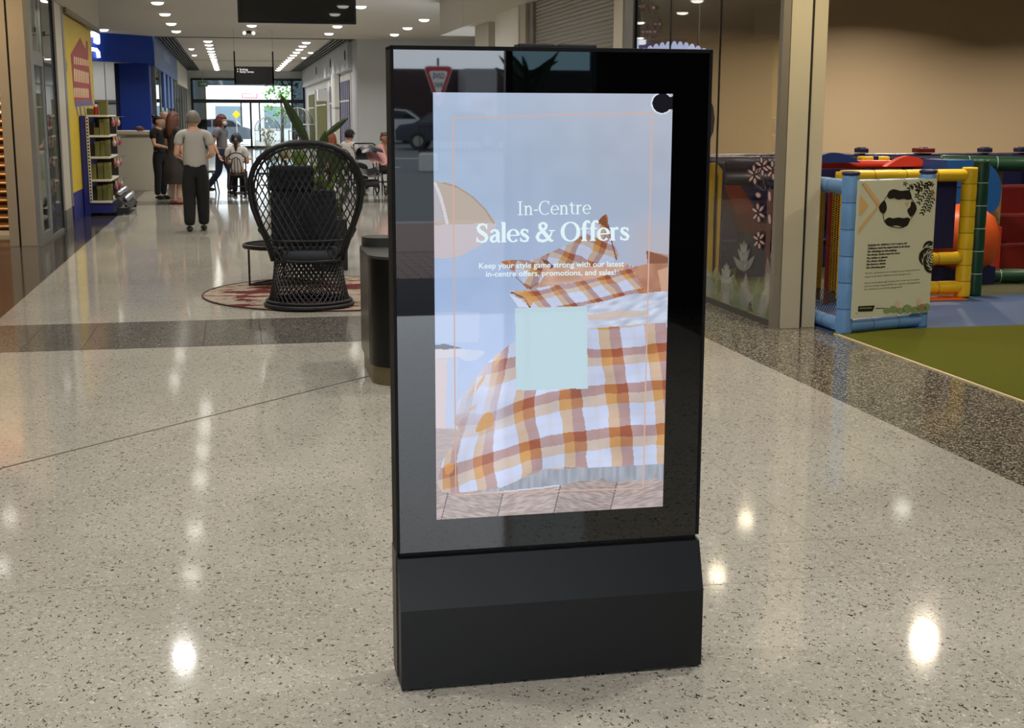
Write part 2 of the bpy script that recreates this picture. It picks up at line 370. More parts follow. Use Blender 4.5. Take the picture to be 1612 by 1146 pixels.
den = Hm[2, 0]*uu+Hm[2, 1]*vv+1
PX = (Hm[0, 0]*uu+Hm[0, 1]*vv+Hm[0, 2])/den; PY = (Hm[1, 0]*uu+Hm[1, 1]*vv+Hm[1, 2])/den
Hi = np.linalg.inv(Hm)
def s_uv(x, y):
    d = Hi[2, 0]*x+Hi[2, 1]*y+Hi[2, 2]; return ((Hi[0, 0]*x+Hi[0, 1]*y+Hi[0, 2])/d, (Hi[1, 0]*x+Hi[1, 1]*y+Hi[1, 2])/d)
def s_pt(x, y, off=0.0):      # photo pixel on the picture -> world point on the panel
    u, v = s_uv(x, y); return (SX0+(SX1-SX0)*u, KYG+0.0005-off, SZ1+(SZ0-SZ1)*v)
def inpoly(pts, X=None, Y=None):
    X = PX if X is None else X; Y = PY if Y is None else Y
    m = np.zeros(X.shape, bool); n = len(pts)
    for i in range(n):
        x1, y1 = pts[i]; x2, y2 = pts[(i+1) % n]
        if y1 == y2: continue
        c = ((y1 > Y) != (y2 > Y)); xi = (x2-x1)*(Y-y1)/(y2-y1)+x1
        m ^= c & (X < xi)
    return m
def smoothpts(pts, n=6):      # closed Catmull-Rom
    out = []; m = len(pts)
    for i in range(m):
        p0, p1, p2, p3 = (np.array(pts[(i+k-1) % m], float) for k in range(4))
        for t in np.linspace(0, 1, n, endpoint=False):
            out.append(tuple(0.5*((2*p1)+(-p0+p2)*t+(2*p0-5*p1+4*p2-p3)*t*t+(-p0+3*p1-3*p2+p3)*t**3)))
    return out
rng = np.random.default_rng(3)
def vnoise(sc_, X=None, Y=None, seed=0):
    X = PX if X is None else X; Y = PY if Y is None else Y
    r = np.random.default_rng(seed); t = r.random((64, 64)); x = X/sc_; y = Y/sc_
    xi = np.floor(x).astype(int); yi = np.floor(y).astype(int); fx = x-xi; fy = y-yi; fx = fx*fx*(3-2*fx); fy = fy*fy*(3-2*fy)
    g = lambda a, b_: t[a % 64, b_ % 64]
    return (g(xi, yi)*(1-fx)+g(xi+1, yi)*fx)*(1-fy)+(g(xi, yi+1)*(1-fx)+g(xi+1, yi+1)*fx)*fy
def lerp3(t, stops):
    ts = [s_[0] for s_ in stops]; return np.stack([np.interp(t, ts, [s_[1][k] for s_ in stops]) for k in range(3)], -1)
IMG = lerp3(PY, [(140, (176, 188, 208)), (250, (164, 178, 200)), (330, (162, 178, 203)), (450, (164, 182, 214)), (560, (176, 192, 226)), (700, (196, 200, 222)), (820, (196, 196, 206))])
IMG += ((PX-860)/190)[..., None]*np.array([6, 0, -6])
IMG += (np.clip((vnoise(26, seed=1)-0.5), -1, 1)*5)[..., None]
sft = np.clip((PX-970)/50, 0, 1)*np.clip((PY-330)/40, 0, 1); IMG = IMG*(1-sft[..., None]*0.6)+np.array([186, 178, 182])*sft[..., None]*0.6
def paint(mask, col, a=1.0):
    global IMG
    c = np.array(col, float) if not isinstance(col, np.ndarray) or col.ndim == 1 else col
    a = a*mask.astype(float) if not isinstance(a, np.ndarray) else a*mask
    IMG = IMG*(1-a[..., None])+c*a[..., None]
def line(pts, w_):
    m = np.zeros(PX.shape, bool)
    for (x1, y1), (x2, y2) in zip(pts[:-1], pts[1:]):
        dx, dy = x2-x1, y2-y1; t = np.clip(((PX-x1)*dx+(PY-y1)*dy)/(dx*dx+dy*dy), 0, 1)
        m |= (PX-x1-t*dx)**2+(PY-y1-t*dy)**2 < (w_/2)**2
    return m
def c8(x, y): return (680+x/3.951, 270+y/3.951)
def c1(x, y): return (680+x/3.664, 540+y/3.664)
# woven lampshade
lamp_u = [(684, 281), (700, 282), (718, 287), (735, 297), (752, 312), (768, 328), (778, 341), (784, 350), (760, 352), (684, 350)]
lamp_l = [(684, 350), (784, 348), (781, 359), (770, 373), (756, 384), (738, 393), (725, 400), (705, 403), (684, 402)]
rib = (np.sin(PY*1.9+PX*0.25)*5)
paint(inpoly(lamp_u), np.array([178, 164, 152])+rib[..., None]); paint(inpoly(lamp_l), np.array([190, 183, 190])+(rib*0.7)[..., None])
paint(line([(700, 284), (720, 290), (745, 306), (765, 326), (779, 349)], 2.2), (150, 130, 112), 0.7)
paint(line([(686, 284), (694, 303), (700, 325), (705, 347)], 5), (214, 216, 228), 0.75); paint(inpoly([(684, 284), (692, 305), (700, 345), (684, 345)]), (176, 178, 198), 0.6)
# faint reflection painted in, then side table, tray and pale cabinet at the left
paint(inpoly([(684, 488), (756, 488), (754, 536), (684, 536)]), (190, 202, 226), 0.5)
paint(inpoly([(684, 546), (733, 547), (733, 558), (684, 562)]), (206, 202, 212)); paint(inpoly([(684, 562), (704, 562), (700, 680), (684, 682)]), (214, 196, 196), 0.85); paint(inpoly([(704, 560), (722, 560), (716, 655), (702, 668)]), (188, 198, 224), 0.7)
paint(inpoly([(684, 540), (700, 538), (727, 545), (700, 547), (684, 546)]), (108, 112, 124))
paint(inpoly(smoothpts([(718, 549), (762, 550), (752, 562), (737, 566), (725, 562)])), (196, 206, 226), 0.8)
# herringbone floor
fm = inpoly([(684, 672), (1062, 700), (1062, 830), (684, 830)])
k = np.floor((PX+(PY-770)*0.25)/88.0); ang = np.where(k % 2 == 0, 0.33, -0.30)
gr = vnoise(3.2, PX*0.12+PY*ang*3, (PY-PX*ang)*1.6, seed=4)
wood = np.array([172, 158, 156])+((gr-0.5)*46)[..., None]+(np.sin(k*2.3)*7)[..., None]
paint(fm, wood); paint(fm & (np.abs((PX+(PY-770)*0.25)/88.0-k) < 0.02), (112, 98, 94))
paint(inpoly([(684, 672), (745, 672), (745, 760), (684, 760)]) & (PY > 672), (186, 174, 176), 0.6)
# plaid cloth colour from warp and weft coordinates
WH, OR_, BR = np.array([196, 206, 234.]), np.array([200, 144, 78.]), np.array([152, 86, 64.])
def stripe(a, order):
    f_ = a-np.floor(a); o = np.zeros(a.shape+(3,)); o[...] = WH
    first, second = order
    o[f_ < 0.235] = first; o[(f_ >= 0.235) & (f_ < 0.48)] = second
    mid = (f_ > 0.70) & (f_ < 0.80); o[mid] = WH*0.9+OR_*0.1
    return o
def plaid(a, b_):
    c = (stripe(a, (OR_, BR))+stripe(b_, (BR, OR_*0.75+WH*0.25)))/2
    return c
def tps(src, val, lam=0.002):
    src = np.array(src, float)/100; val = np.array(val, float); n = len(src)
    U = lambda r2: np.where(r2 > 1e-9, r2*np.log(r2+1e-12), 0)
    K = U(((src[:, None]-src[None])**2).sum(-1))+lam*np.eye(n); P = np.hstack([np.ones((n, 1)), src])
    A = np.zeros((n+3, n+3)); A[:n, :n] = K; A[:n, n:] = P; A[n:, :n] = P.T
    wv = np.linalg.solve(A, np.vstack([val, np.zeros((3, val.shape[1]))]))
    def ev(X, Y):
        X = X/100; Y = Y/100; o = wv[n]+X[..., None]*wv[n+1]+Y[..., None]*wv[n+2]
        for i in range(n): o = o+U((X-src[i, 0])**2+(Y-src[i, 1])**2)[..., None]*wv[i]
        return o
    return ev
wob = (vnoise(18, seed=9)-0.5)
# rear plaid pillow
p_rear = smoothpts([c8(430, 550), c8(540, 542), c8(640, 540), c8(760, 490), c8(890, 432), c8(1000, 345), c8(1086, 266), c8(1102, 330), c8(1118, 420), c8(1152, 548), c8(900, 610), c8(720, 690), c8(600, 722), c8(560, 655), c8(500, 605)], 4)
a_ = ((PX-800)*0.93+(PY-400)*0.36)/40+wob*0.15; b_ = (-(PX-800)*0.40+(PY-400)*0.9)/36+0.2+wob*0.15
paint(inpoly(p_rear), plaid(a_, b_)*0.93)
paint(inpoly([c8(1030, 315), c8(1086, 266), c8(1102, 370), c8(1060, 330)]), (128, 78, 56)); paint(inpoly([c8(430, 550), c8(470, 545), c8(530, 600), c8(500, 605)]), (170, 108, 72))
paint(line([c8(1100, 330), c8(1118, 420), c8(1152, 548)], 2), (120, 74, 56)); paint(line([c8(520, 640), c8(600, 720), c8(660, 690)], 2), (150, 100, 84), 0.8)
# plain tan pillows
paint(inpoly(smoothpts([c8(690, 545), c8(770, 585), c8(1000, 590), c8(1220, 575), c8(1340, 700), c8(1330, 770), c8(700, 760), c8(700, 640)], 4)), np.array([196, 158, 138])+(vnoise(14, seed=5)*26-13)[..., None])
paint(inpoly([c8(690, 540), c8(720, 545), c8(770, 590), c8(740, 600), c8(700, 560)]), (120, 76, 62))
paint(inpoly([c8(1335, 495), c8(1400, 512), c8(1470, 525), c8(1470, 765), c8(1320, 765), c8(1250, 595), c8(1345, 580)]), np.array([176, 130, 106])+(vnoise(14, seed=6)*30-15)[..., None])
paint(inpoly([c8(1335, 495), c8(1470, 540), c8(1470, 575), c8(1345, 575)]), (138, 92, 74)); paint(inpoly([c8(1405, 620), c8(1470, 600), c8(1470, 760), c8(1430, 750)]), (202, 160, 138))
# front plaid pillow
p_fr = smoothpts([c8(482, 742), c8(520, 735), c8(600, 728), c8(720, 708), c8(1000, 668), c8(1150, 620), c8(1236, 580), c8(1282, 650), c8(1318, 757), c8(1200, 790), c8(960, 850), c8(610, 845), c8(560, 790)], 4)
a_ = ((PX-832)*0.98+(PY-456)*0.10-(PY-456)**2*0.004)/43+0.05+wob*0.12; a_ = ((PX-832)-(PY-456)*0.85)/44+0.15+wob*0.12; b_ = ((PY-456)+(PX-832)*0.21)/34-0.05+wob*0.12
paint(inpoly(p_fr), plaid(a_, b_)*0.99)
paint(line([c8(500, 742), c8(580, 780), c8(614, 838)], 2.4), (96, 56, 44)); paint(inpoly([c8(500, 738), c8(590, 730), c8(650, 790), c8(614, 835), c8(570, 775)]), (206, 150, 84), 0.75)
paint(line([c8(1240, 590), c8(1282, 650), c8(1318, 757)], 2), (186, 122, 92))
paint(inpoly([c8(482, 750), c8(560, 790), c8(605, 838), c8(545, 838)]), (206, 214, 236))
# turned-down sheet
sh = smoothpts([c8(900, 850), c8(1100, 800), c8(1220, 768), c8(1330, 760), c8(1480, 764), c8(1490, 955), c8(1200, 965), c8(900, 985)], 5)
fold = vnoise(11, PX+PY*1.2, PY*1.8, seed=8)
paint(inpoly(sh), np.array([192, 200, 220])+((fold-0.5)*44)[..., None])
paint(inpoly([c8(970, 890), c8(1150, 865), c8(1330, 868), c8(1360, 895), c8(1150, 915), c8(980, 925)]), (204, 184, 170), 0.8)
# duvet
duv = [(1064, 508), (1010, 511), (926, 517), (870, 522), (812, 536), (803, 541), (780, 558), (762, 575), (746, 595), (735, 611), (720, 630), (718, 649), (714, 663), (726, 680), (722, 690), (707, 706), (696, 723), (688, 750), (689, 765), (696, 774), (715, 776), (755, 771), (792, 766), (816, 755), (840, 742), (857, 738), (887, 735), (926, 736), (997, 734), (1064, 729)]
cps = [((475, 345), (1, 1)), ((500, 577), (1, 2)), ((735, 268), (2, 1)), ((758, 520), (2, 2)), ((975, 35), (3, 0)), ((1000, 240), (3, 1)), ((1022, 488), (3, 2)), ((1235, 15), (4, 0)), ((1267, 220), (4, 1)), ((1290, 470), (4, 2)),
       ((235, 660), (0, 2)), ((290, 405), (0, 1)), ((60, 715), (-1, 2)), ((770, 705), (2, 2.75)), ((1035, 690), (3, 2.82)), ((1300, 695), (4, 2.9)), ((515, 710), (1, 2.55)), ((258, 830), (0, 2.65)), ((200, 370), (-0.7, 0.9)), ((420, 60), (0.35, -0.1)), ((700, 20), (1.9, 0.02)), ((955, -190), (3, -1)), ((1225, -215), (4, -1))]
ev = tps([c1(*p) for p, _ in cps], [q_ for _, q_ in cps])
ab = ev(PX, PY); A_, B_ = ab[..., 0]+wob*0.05, ab[..., 1]+wob*0.05
cl = plaid(A_, B_)
shade = 1+(vnoise(34, PX+PY*0.5, PY-PX*0.3, seed=12)-0.5)*0.14
leftw = np.clip((820-PX-(640-PY)*0.2)/60, 0, 1)*np.clip((710-PY)/60, 0, 1)
cl = cl*(1-leftw[..., None]*0.75)+np.array([196, 204, 232])*leftw[..., None]*0.75
paint(inpoly(duv), np.clip(cl*shade[..., None]*1.0, 0, 246))
for pts in ([(790, 553), (780, 566), (776, 580), (786, 566)], [(766, 583), (752, 602), (748, 616), (762, 596)], [(748, 602), (740, 618), (736, 628), (746, 616)], [(752, 633), (738, 640), (734, 651), (746, 642)]):
    paint(inpoly(pts), (214, 168, 118), 0.85)
paint(inpoly(smoothpts([(760, 652), (774, 648), (776, 666), (764, 674), (748, 678)])), (196, 138, 58), 0.8); paint(inpoly(smoothpts([(699, 732), (712, 728), (712, 740), (702, 746)])), (206, 140, 56), 0.8)
paint(line([(717, 662), (735, 650), (750, 634), (742, 660), (726, 684)], 1.8), (176, 180, 204), 0.7)
# valance under the duvet
paint(inpoly([(792, 767), (816, 756), (857, 739), (926, 737), (1064, 730), (1064, 757), (1036, 757), (1033, 744), (1028, 756), (992, 757), (958, 760), (950, 752), (940, 756), (914, 757), (880, 765), (840, 770), (760, 776), (730, 777)]), np.array([158, 164, 176])+((vnoise(9, PX*2, PY*0.4, seed=15)-0.5)*30)[..., None])
paint(line([(730, 777), (790, 774), (850, 768), (880, 764)], 2.2), (206, 212, 226))
# thin salmon frame line
# pale blank card and black dot at the upper right
paint(inpoly([(812, 483), (925, 481), (926, 611), (813, 613)]), (188, 212, 222))
paint((PX-1043)**2+(PY-166)**2 < 17.2**2, (222, 228, 240)); paint((PX-1043.5)**2+(PY-166)**2 < 15.2**2, (22, 22, 26)); paint(inpoly([(1046, 156), (1066, 156), (1066, 176), (1046, 176)]), (22, 22, 26))
IMG = np.clip(IMG, 0, 250)/255.0
LIN = np.where(IMG <= 0.04045, IMG/12.92, ((IMG+0.055)/1.055)**2.4)
xs = np.linspace(SX0, SX1, NW+1); zs = np.linspace(SZ1, SZ0, NH+1)
VX, VZ = np.meshgrid(xs, zs)
verts = np.stack([VX-kiosk.location.x, np.full(VX.shape, KYG+0.0015-kiosk.location.y), VZ], -1).reshape(-1, 3)
ii = (np.arange(NH)[:, None]*(NW+1)+np.arange(NW)[None]).reshape(-1)
faces = np.stack([ii, ii+NW+1, ii+NW+2, ii+1], -1)
me = bpy.data.meshes.new('screen')
me.vertices.add(len(verts)); me.vertices.foreach_set('co', verts.ravel())
me.loops.add(faces.size); me.loops.foreach_set('vertex_index', faces.ravel().astype(np.int32))
me.polygons.add(len(faces)); me.polygons.foreach_set('loop_start', np.arange(0, faces.size, 4, dtype=np.int32))
me.update(calc_edges=True)
ca = me.color_attributes.new('picture', 'FLOAT_COLOR', 'CORNER')
cols = np.repeat(np.concatenate([LIN.reshape(-1, 3), np.ones((NW*NH, 1))], 1), 4, axis=0)
ca.data.foreach_set('color', cols.ravel())
m = bpy.data.materials.new('screen_picture'); m.use_nodes = True; nt = m.node_tree; b = nt.nodes['Principled BSDF']
at = nt.nodes.new('ShaderNodeAttribute'); at.attribute_name = 'picture'
b.inputs['Base Color'].default_value = (0.004, 0.004, 0.005, 1); b.inputs['Roughness'].default_value = 0.02; b.inputs['Specular IOR Level'].default_value = 0.6
nt.links.new(at.outputs['Color'], b.inputs['Emission Color']); b.inputs['Emission Strength'].default_value = 0.98
me.materials.append(m)
screen = bpy.data.objects.new('screen', me); COL.objects.link(screen); screen.parent = kiosk
tag(screen, 'lit portrait screen showing an orange and brown plaid bed with pillows')

# --- lettering on the screen: a small drawn serif alphabet
def ribbon(mb, pts, T):        # pts: (x, y, halfwidth)
    n = len(pts); L_, R_ = [], []
    for i, (x, y, h_) in enumerate(pts):
        x0, y0 = pts[max(0, i-1)][:2]; x1, y1 = pts[min(n-1, i+1)][:2]; dx, dy = x1-x0, y1-y0; l = math.hypot(dx, dy) or 1
        L_.append(T(x-dy/l*h_, y+dx/l*h_)); R_.append(T(x+dy/l*h_, y-dx/l*h_))
    mb.add(L_+R_, [(i, n+i, n+i+1, i+1) for i in range(n-1)])
def arc(cx, cy_, rx, ry, a0, a1, tk, tn, n=22):
    o = []
    for i in range(n+1):
        a = math.radians(a0+(a1-a0)*i/n); o.append((cx+rx*math.cos(a), cy_+ry*math.sin(a), (tn+(tk-tn)*abs(math.cos(a))**1.6)/2))
    return o
def glyph(ch, k, t):           # k thick stem, t thin stroke -> strokes, advance
    X = 0.47
    def stem(x, y0, y1): return [(x, y0, k/2), (x, y1, k/2)]
    def serif(x, y, w_): return [(x-w_, y, t/2), (x+w_, y, t/2)]
    if ch == 'I': return [stem(.15, 0, .7), serif(.15, .014, .13), serif(.15, .686, .13)], .33
    if ch == 'n': return [stem(.12, 0, X), serif(.12, .013, .10), serif(.09, X-.013, .07), [(.12, .33, t/2), (.19, .42, t*.7), (.27, .455, t), (.35, .42, k*.42), (.385, .33, k/2), (.385, 0, k/2)], serif(.385, .013, .10)], .52
    if ch == '-': return [[(.03, .24, t*.9), (.23, .24, t*.9)]], .27
    if ch == 'C': return [arc(.34, .35, .29, .345, 48, 312, k, t), [(.535, .69, t*.6), (.53, .50, t*.5)], [(.53, .615, t), (.50, .63, t)]], .62
    if ch == 'e': return [arc(.235, .235, .185, .225, 0, 318, k*.92, t), [(.06, .245, t/2), (.415, .245, t/2)]], .46
    if ch == 't': return [[(.15, .60, t/2), (.15, .5, k*.4), (.15, .12, k/2), (.18, .035, k*.35), (.25, .015, t*.6), (.31, .05, t/2)], [(.02, X-.015, t*.6), (.29, X-.015, t*.6)], [(.02, .455, t*.4), (.14, .60, t*.4)]], .33
    if ch == 'r': return [stem(.12, 0, X), serif(.12, .013, .10), serif(.09, X-.013, .07), [(.12, .30, t/2), (.18, .41, t*.8), (.26, .455, k*.35), (.335, .425, k*.36)]], .37
    if ch == 'S': return [[(.44, .56, t/2), (.40, .64, t*.7), (.30, .685, t*.8), (.17, .655, k*.36), (.115, .545, k*.46), (.16, .44, k*.5), (.27, .36, k*.54), (.40, .27, k*.52), (.445, .17, k*.46), (.40, .06, k*.36), (.27, .012, t*.8), (.14, .05, t*.7), (.08, .15, t/2)], [(.445, .69, t*.5), (.445, .50, t*.5)], [(.075, .01, t*.5), (.075, .21, t*.5)]], .53
    if ch == 'a': return [[(.08, .36, k*.34), (.13, .43, t*.9), (.22, .455, t), (.31, .42, k*.4), (.335, .33, k/2), (.335, .08, k/2), (.37, .02, t), (.43, .03, t*.6)], [(.335, .28, t*.6), (.20, .25, t*.9), (.09, .17, k*.42), (.085, .09, k*.44), (.14, .02, t), (.23, .03, t*.8), (.33, .10, t*.6)]], .44
    if ch == 'l': return [stem(.12, 0, .74), serif(.12, .013, .10), serif(.09, .727, .07)], .25
    if ch == 's': return [[(.32, .37, t/2), (.28, .43, t*.7), (.20, .456, t*.8), (.11, .425, k*.34), (.09, .35, k*.4), (.14, .28, k*.44), (.25, .22, k*.46), (.33, .14, k*.42), (.30, .045, k*.32), (.20, .013, t*.8), (.11, .04, t*.7), (.06, .11, t/2)], [(.325, .46, t*.45), (.325, .33, t*.45)], [(.055, .01, t*.45), (.055, .15, t*.45)]], .39
    if ch == '&': return [[(.66, .39, t/2), (.60, .22, t*.8), (.48, .07, t), (.32, .012, t*1.2), (.15, .05, k*.42), (.09, .17, k*.5), (.15, .29, k*.42), (.30, .40, t), (.42, .50, k*.36), (.44, .60, k*.42), (.37, .68, t), (.28, .685, t), (.19, .62, k*.4), (.20, .52, k*.46), (.34, .34, k*.52), (.52, .12, k*.5), (.62, .02, t), (.70, .03, t*.6)], [(.54, .40, t*.5), (.76, .40, t*.5)]], .78
    if ch == 'O': return [arc(.37, .35, .30, .345, 0, 360, k, t, 32)], .74
    if ch == 'f': return [[(.36, .66, k*.28), (.30, .725, t), (.22, .72, k*.3), (.165, .62, k/2), (.15, .5, k/2), (.15, 0, k/2)], serif(.15, .013, .11), [(.03, X-.015, t*.6), (.31, X-.015, t*.6)]], .32
    return [], .20
def serif_line(name, body, x0, x1, ybase, cap, k, t, mtl):
    mb = MB(); adv = 0; items = []
    for ch in body:
        g, a = glyph(ch, k, t); items.append((g, adv)); adv += a
    px = (x1-x0)/adv; hy = cap/0.7
    for g, ox in items:
        for st in g: ribbon(mb, st, lambda x, y, ox=ox: s_pt(x0+(ox+x)*px, ybase-y*hy, 0.0012))
    o = mb.build(name, mtl, screen, world=True); return o
TXT = emis('screen_lettering', (224, 244, 248), 1.0)
serif_line('heading_text', 'In-Centre', 816, 932, 336.5, 21.5, 0.085, 0.035, TXT)
serif_line('heading_text', 'Sales & Offers', 749, 992, 378.5, 29.5, 0.145, 0.045, TXT)
def sans_line(name, body, x0, x1, ybase, cap):
    a, b2 = s_pt(x0, ybase, 0.0012), s_pt(x1, ybase, 0.0012); top = s_pt(x0, ybase-cap, 0.0012)
    o = text_part(name, body, (top[2]-a[2])/0.72, TXT, screen, (a[0]-kiosk.location.x, a[1]-kiosk.location.y, a[2]), width=b2[0]-a[0], bold=0.0003)
    o.rotation_euler = (PI/2, -math.atan2(b2[2]-a[2], b2[0]-a[0]), 0)
FLM = emis('screen_frame_line', (216, 178, 164), 0.95)
for (p, q_) in (((715, 182), (1028, 181)), ((715, 182), (716, 777)), ((1028, 181), (1012, 769)), ((716, 777), (1012, 769))):
    mb = MB(); ribbon(mb, [(p[0], p[1], 0.9), (q_[0], q_[1], 0.9)], lambda x, y: s_pt(x, y, 0.0008)); mb.build('frame_line', FLM, screen, world=True)
sans_line('caption_text', 'Keep your style game strong with our latest', 755, 983, 419.5, 9)
sans_line('caption_text', 'in-centre offers, promotions, and sales!', 766, 970, 432.5, 9)
# ------------------------------------------------------------------ left side: clad columns, shop window, poster
def column(name, label, panels, y0, y1, z1=CEIL, z0=0.0, loc=None):
    xs_ = [p[0] for p in panels]+[panels[-1][1]]
    t = thing(name, label, 'column', ((xs_[0]+xs_[-1])/2, (y0+y1)/2, 0))
    for (xa, xb, m_, rec) in panels:
        MB().box(xa, xb, y0+rec, y1, z0, z1, bev=0.004 if rec == 0 else 0).build('panel' if rec == 0 else 'shadow_gap', m_, t, world=True)
    return t
column('clad_column', 'pair of beige clad column panels with a dark gap beside orange louvres', [(-2.785, -2.672, BEIGE, 0), (-2.672, -2.648, DARKG, 0.03), (-2.648, -2.458, BEIGE, 0), (-2.458, -2.40, ALU, 0.004)], 17.53, 17.72)
# shop window between the clad column and the next column
sw = thing('shop_window', 'grey framed glass shop window beside the clad column', 'shop window', (-2.42, 18.8, 0))
XF = -2.40
for (ya, yb) in ((17.72, 17.80), (18.58, 18.68), (19.90, 19.98)):
    MB().box(XF-0.06, XF, ya, yb, 0, CEIL-0.6).build('mullion', ALU, sw, world=True)
MB().box(XF-0.05, XF+0.004, 18.655, 18.685, 0.05, 3.2).build('gasket', BLACK, sw, world=True)
MB().box(XF-0.05, XF+0.004, 19.86, 19.90, 0.0, 3.2).build('gasket', BLACK, sw, world=True)
MB().box(XF-0.055, XF, 17.8, 18.58, 2.25, 2.42).build('transom', ALU, sw, world=True)
MB().box(XF-0.055, XF, 17.8, 18.58, 0.0, 0.14).build('bottom_rail', ALU, sw, world=True)
MB().box(XF-0.03, XF-0.022, 17.8, 18.58, 0.14, 2.25).build('pane', glass('shop_glass', (230, 236, 232), 1.45), sw, world=True)
MB().box(XF-0.03, XF-0.022, 17.8, 18.58, 2.42, 3.2).build('pane', MATS['shop_glass'], sw, world=True)
MB().box(XF-0.03, XF-0.02, 18.68, 19.86, 0.03, 3.2).build('pane', glass('frosted_pane', (150, 158, 164), 1.45, 0.55, (150, 152, 150)), sw, world=True)
MB().box(XF-0.05, XF, 18.68, 19.9, 0.0, 0.04).build('bottom_rail', ALU, sw, world=True)
for y_ in (18.05, 18.95): MB().box(XF-0.01, XF+0.006, y_, y_+0.09, 2.66, 2.72).build('clip', mat('dark_clip', (70, 66, 60), 0.5), sw, world=True)
c2 = thing('pilaster', 'narrow pale pilaster with a dark plinth beside the yellow poster', 'pilaster', (-2.4, 20.5, 0))
MB().box(-2.5, -2.385, 20.0, 20.75, 0.28, 3.2, bev=0.004).build('shaft', mat('pale_cladding', (188, 180, 164), 0.35), c2, world=True)
MB().box(-2.5, -2.38, 20.0, 20.75, 0.0, 0.28).build('plinth', mat('grey_plinth', (110, 106, 98), 0.4), c2, world=True)
MB().box(-2.5, -2.384, 20.80, 21.02, 0.28, 3.2).build('side_fin', ALU, c2, world=True)
MB().box(-2.5, -2.39, 20.75, 20.80, 0, 3.2).build('shadow_gap', DARKG, c2, world=True)
MB().box(-2.5, -2.42, 21.02, 21.30, 0.0, 3.2).build('dark_pane', mat('dark_tinted_pane', (40, 42, 42), 0.08), c2, world=True)
MB().box(-2.5, -2.40, 21.02, 21.30, 2.28, 2.42).build('rail', ALU, c2, world=True)
# wall behind and bulkhead above
struct(MB().box(-2.75, -2.52, 21.0, 25.42, 0, CEIL).build('wall_left', mat('shop_wall_grey', (150, 148, 142), 0.7)))
struct(MB().box(-2.78, -2.36, 17.72, 26.35, 3.2, CEIL).build('trim_2', mat('bulkhead_beige', (176, 168, 152), 0.6)))
struct(MB().box(-2.4, -2.345, 21.1, 26.3, 3.13, 3.2).build('trim_3', mat('bulkhead_lip', (120, 110, 92), 0.5)))
# warm louvre shutter left of the column
lv = thing('louvre_shutter', 'warm orange timber louvre shutter at the left edge behind the clad column', 'shutter', (-3.6, 19.3, 0))
LW = mat('louvre_timber', (172, 122, 70), 0.5, var=0.15, vscale=6)
pr = None
for k in range(24):
    if pr is None: pr = MB().obox((0, 0, 0), (1, 0, 0), (0, 0.8, 0.6), (0, -0.6, 0.8), 0.85, 0.05, 0.012).build('slat', LW, lv); o = pr
    else: o = pr.copy(); COL.objects.link(o)
    o.location = (0, 0, 0.14+k*0.118)
    if k >= 13:
        o = pr.copy() if False else o; o.data = o.data.copy(); o.data.materials.clear(); o.data.materials.append(mat('louvre_cream', (214, 196, 160), 0.5))
MB().box(-0.9, 0.9, 0.10, 0.14, 0.0, 3.4).build('backboard', mat('louvre_back', (120, 72, 24), 0.7), lv)
for x_ in (-0.9, 0.86): MB().box(x_, x_+0.04, -0.06, 0.1, 0, 3.4).build('stile', LW, lv)
MB().box(-0.9, 0.9, -0.06, 0.1, 0.0, 0.06).build('bottom_rail', mat('pale_rail', (210, 200, 180), 0.5), lv)
for i, x_ in enumerate((-3.9, -3.2)): downlight(x_, 18.6, CEIL, 'warm downlight over the orange louvre shutter, %s one' % ('outer', 'inner')[i], 'warm louvre downlights', power=45, color=(1, 0.82, 0.58), r=0.1)
downlight(-2.95, 16.4, CEIL, 'added warm downlight in front of the clad column by the louvres', 'warm louvre downlights', power=34, color=(1, 0.78, 0.5), r=0.1)  # unseen lamp added to warm and brighten the column
struct(MB().box(-6.0, -5.9, -3.6, 40, 0, CEIL).build('wall_left', mat('left_shop_wall', (170, 150, 120), 0.7)))
struct(MB().box(-2.72, -2.70, 17.74, 21.0, 0, CEIL).build('wall_left', mat('display_backdrop', (206, 198, 180), 0.7))); downlight(-2.56, 18.2, 3.2, 'small added lamp inside the grey framed shop window', None, power=9, r=0.06)  # added lamp and pale backdrop lighten the window
struct(MB().box(-6.0, -2.75, 21.0, 21.1, 0, CEIL).build('wall_left', MATS['left_shop_wall']))

# yellow poster with the dark red house
YP = mat('poster_yellow', (196, 168, 46), 0.45, var=0.05, vscale=2)
yp = thing('yellow_poster', 'tall yellow wall poster printed with a dark red house', 'poster', (-2.45, 23.4, 0.3))
XP = -2.43
MB().box(-2.50, XP, 21.32, 25.45, 0.45, 3.13).build('panel', YP, yp, world=True)
MB().box(-2.50, XP, 21.32, 25.45, 0.0, 0.45).build('blue_base', mat('poster_blue', (36, 40, 110), 0.5), yp, world=True)
def pp(x, y, dx=0.002): v = atX(x, y, XP); return (XP+dx, v.y, v.z)
HRED = mat('print_dark_red', (150, 62, 60), 0.5); PPUR = mat('print_purple_grey', (96, 84, 120), 0.5)
MB().poly([pp(*p) for p in ((111, 86), (126, 59), (135, 78), (135, 64), (138, 65), (139, 93), (145, 158), (117, 161))]).build('house_print', HRED, yp, world=True)
MB().poly([pp(*p, 0.003) for p in ((117, 160), (145, 157), (146, 166), (118, 168))]).build('band_print', PPUR, yp, world=True)
for k in range(4): MB().poly([pp(*p, 0.003) for p in ((119+k*6, 168), (121+k*6, 168), (123+k*6, 182), (121.5+k*6, 182))]).build('line_print', PPUR, yp, world=True)
YW = mat('print_cream', (228, 206, 160), 0.5)
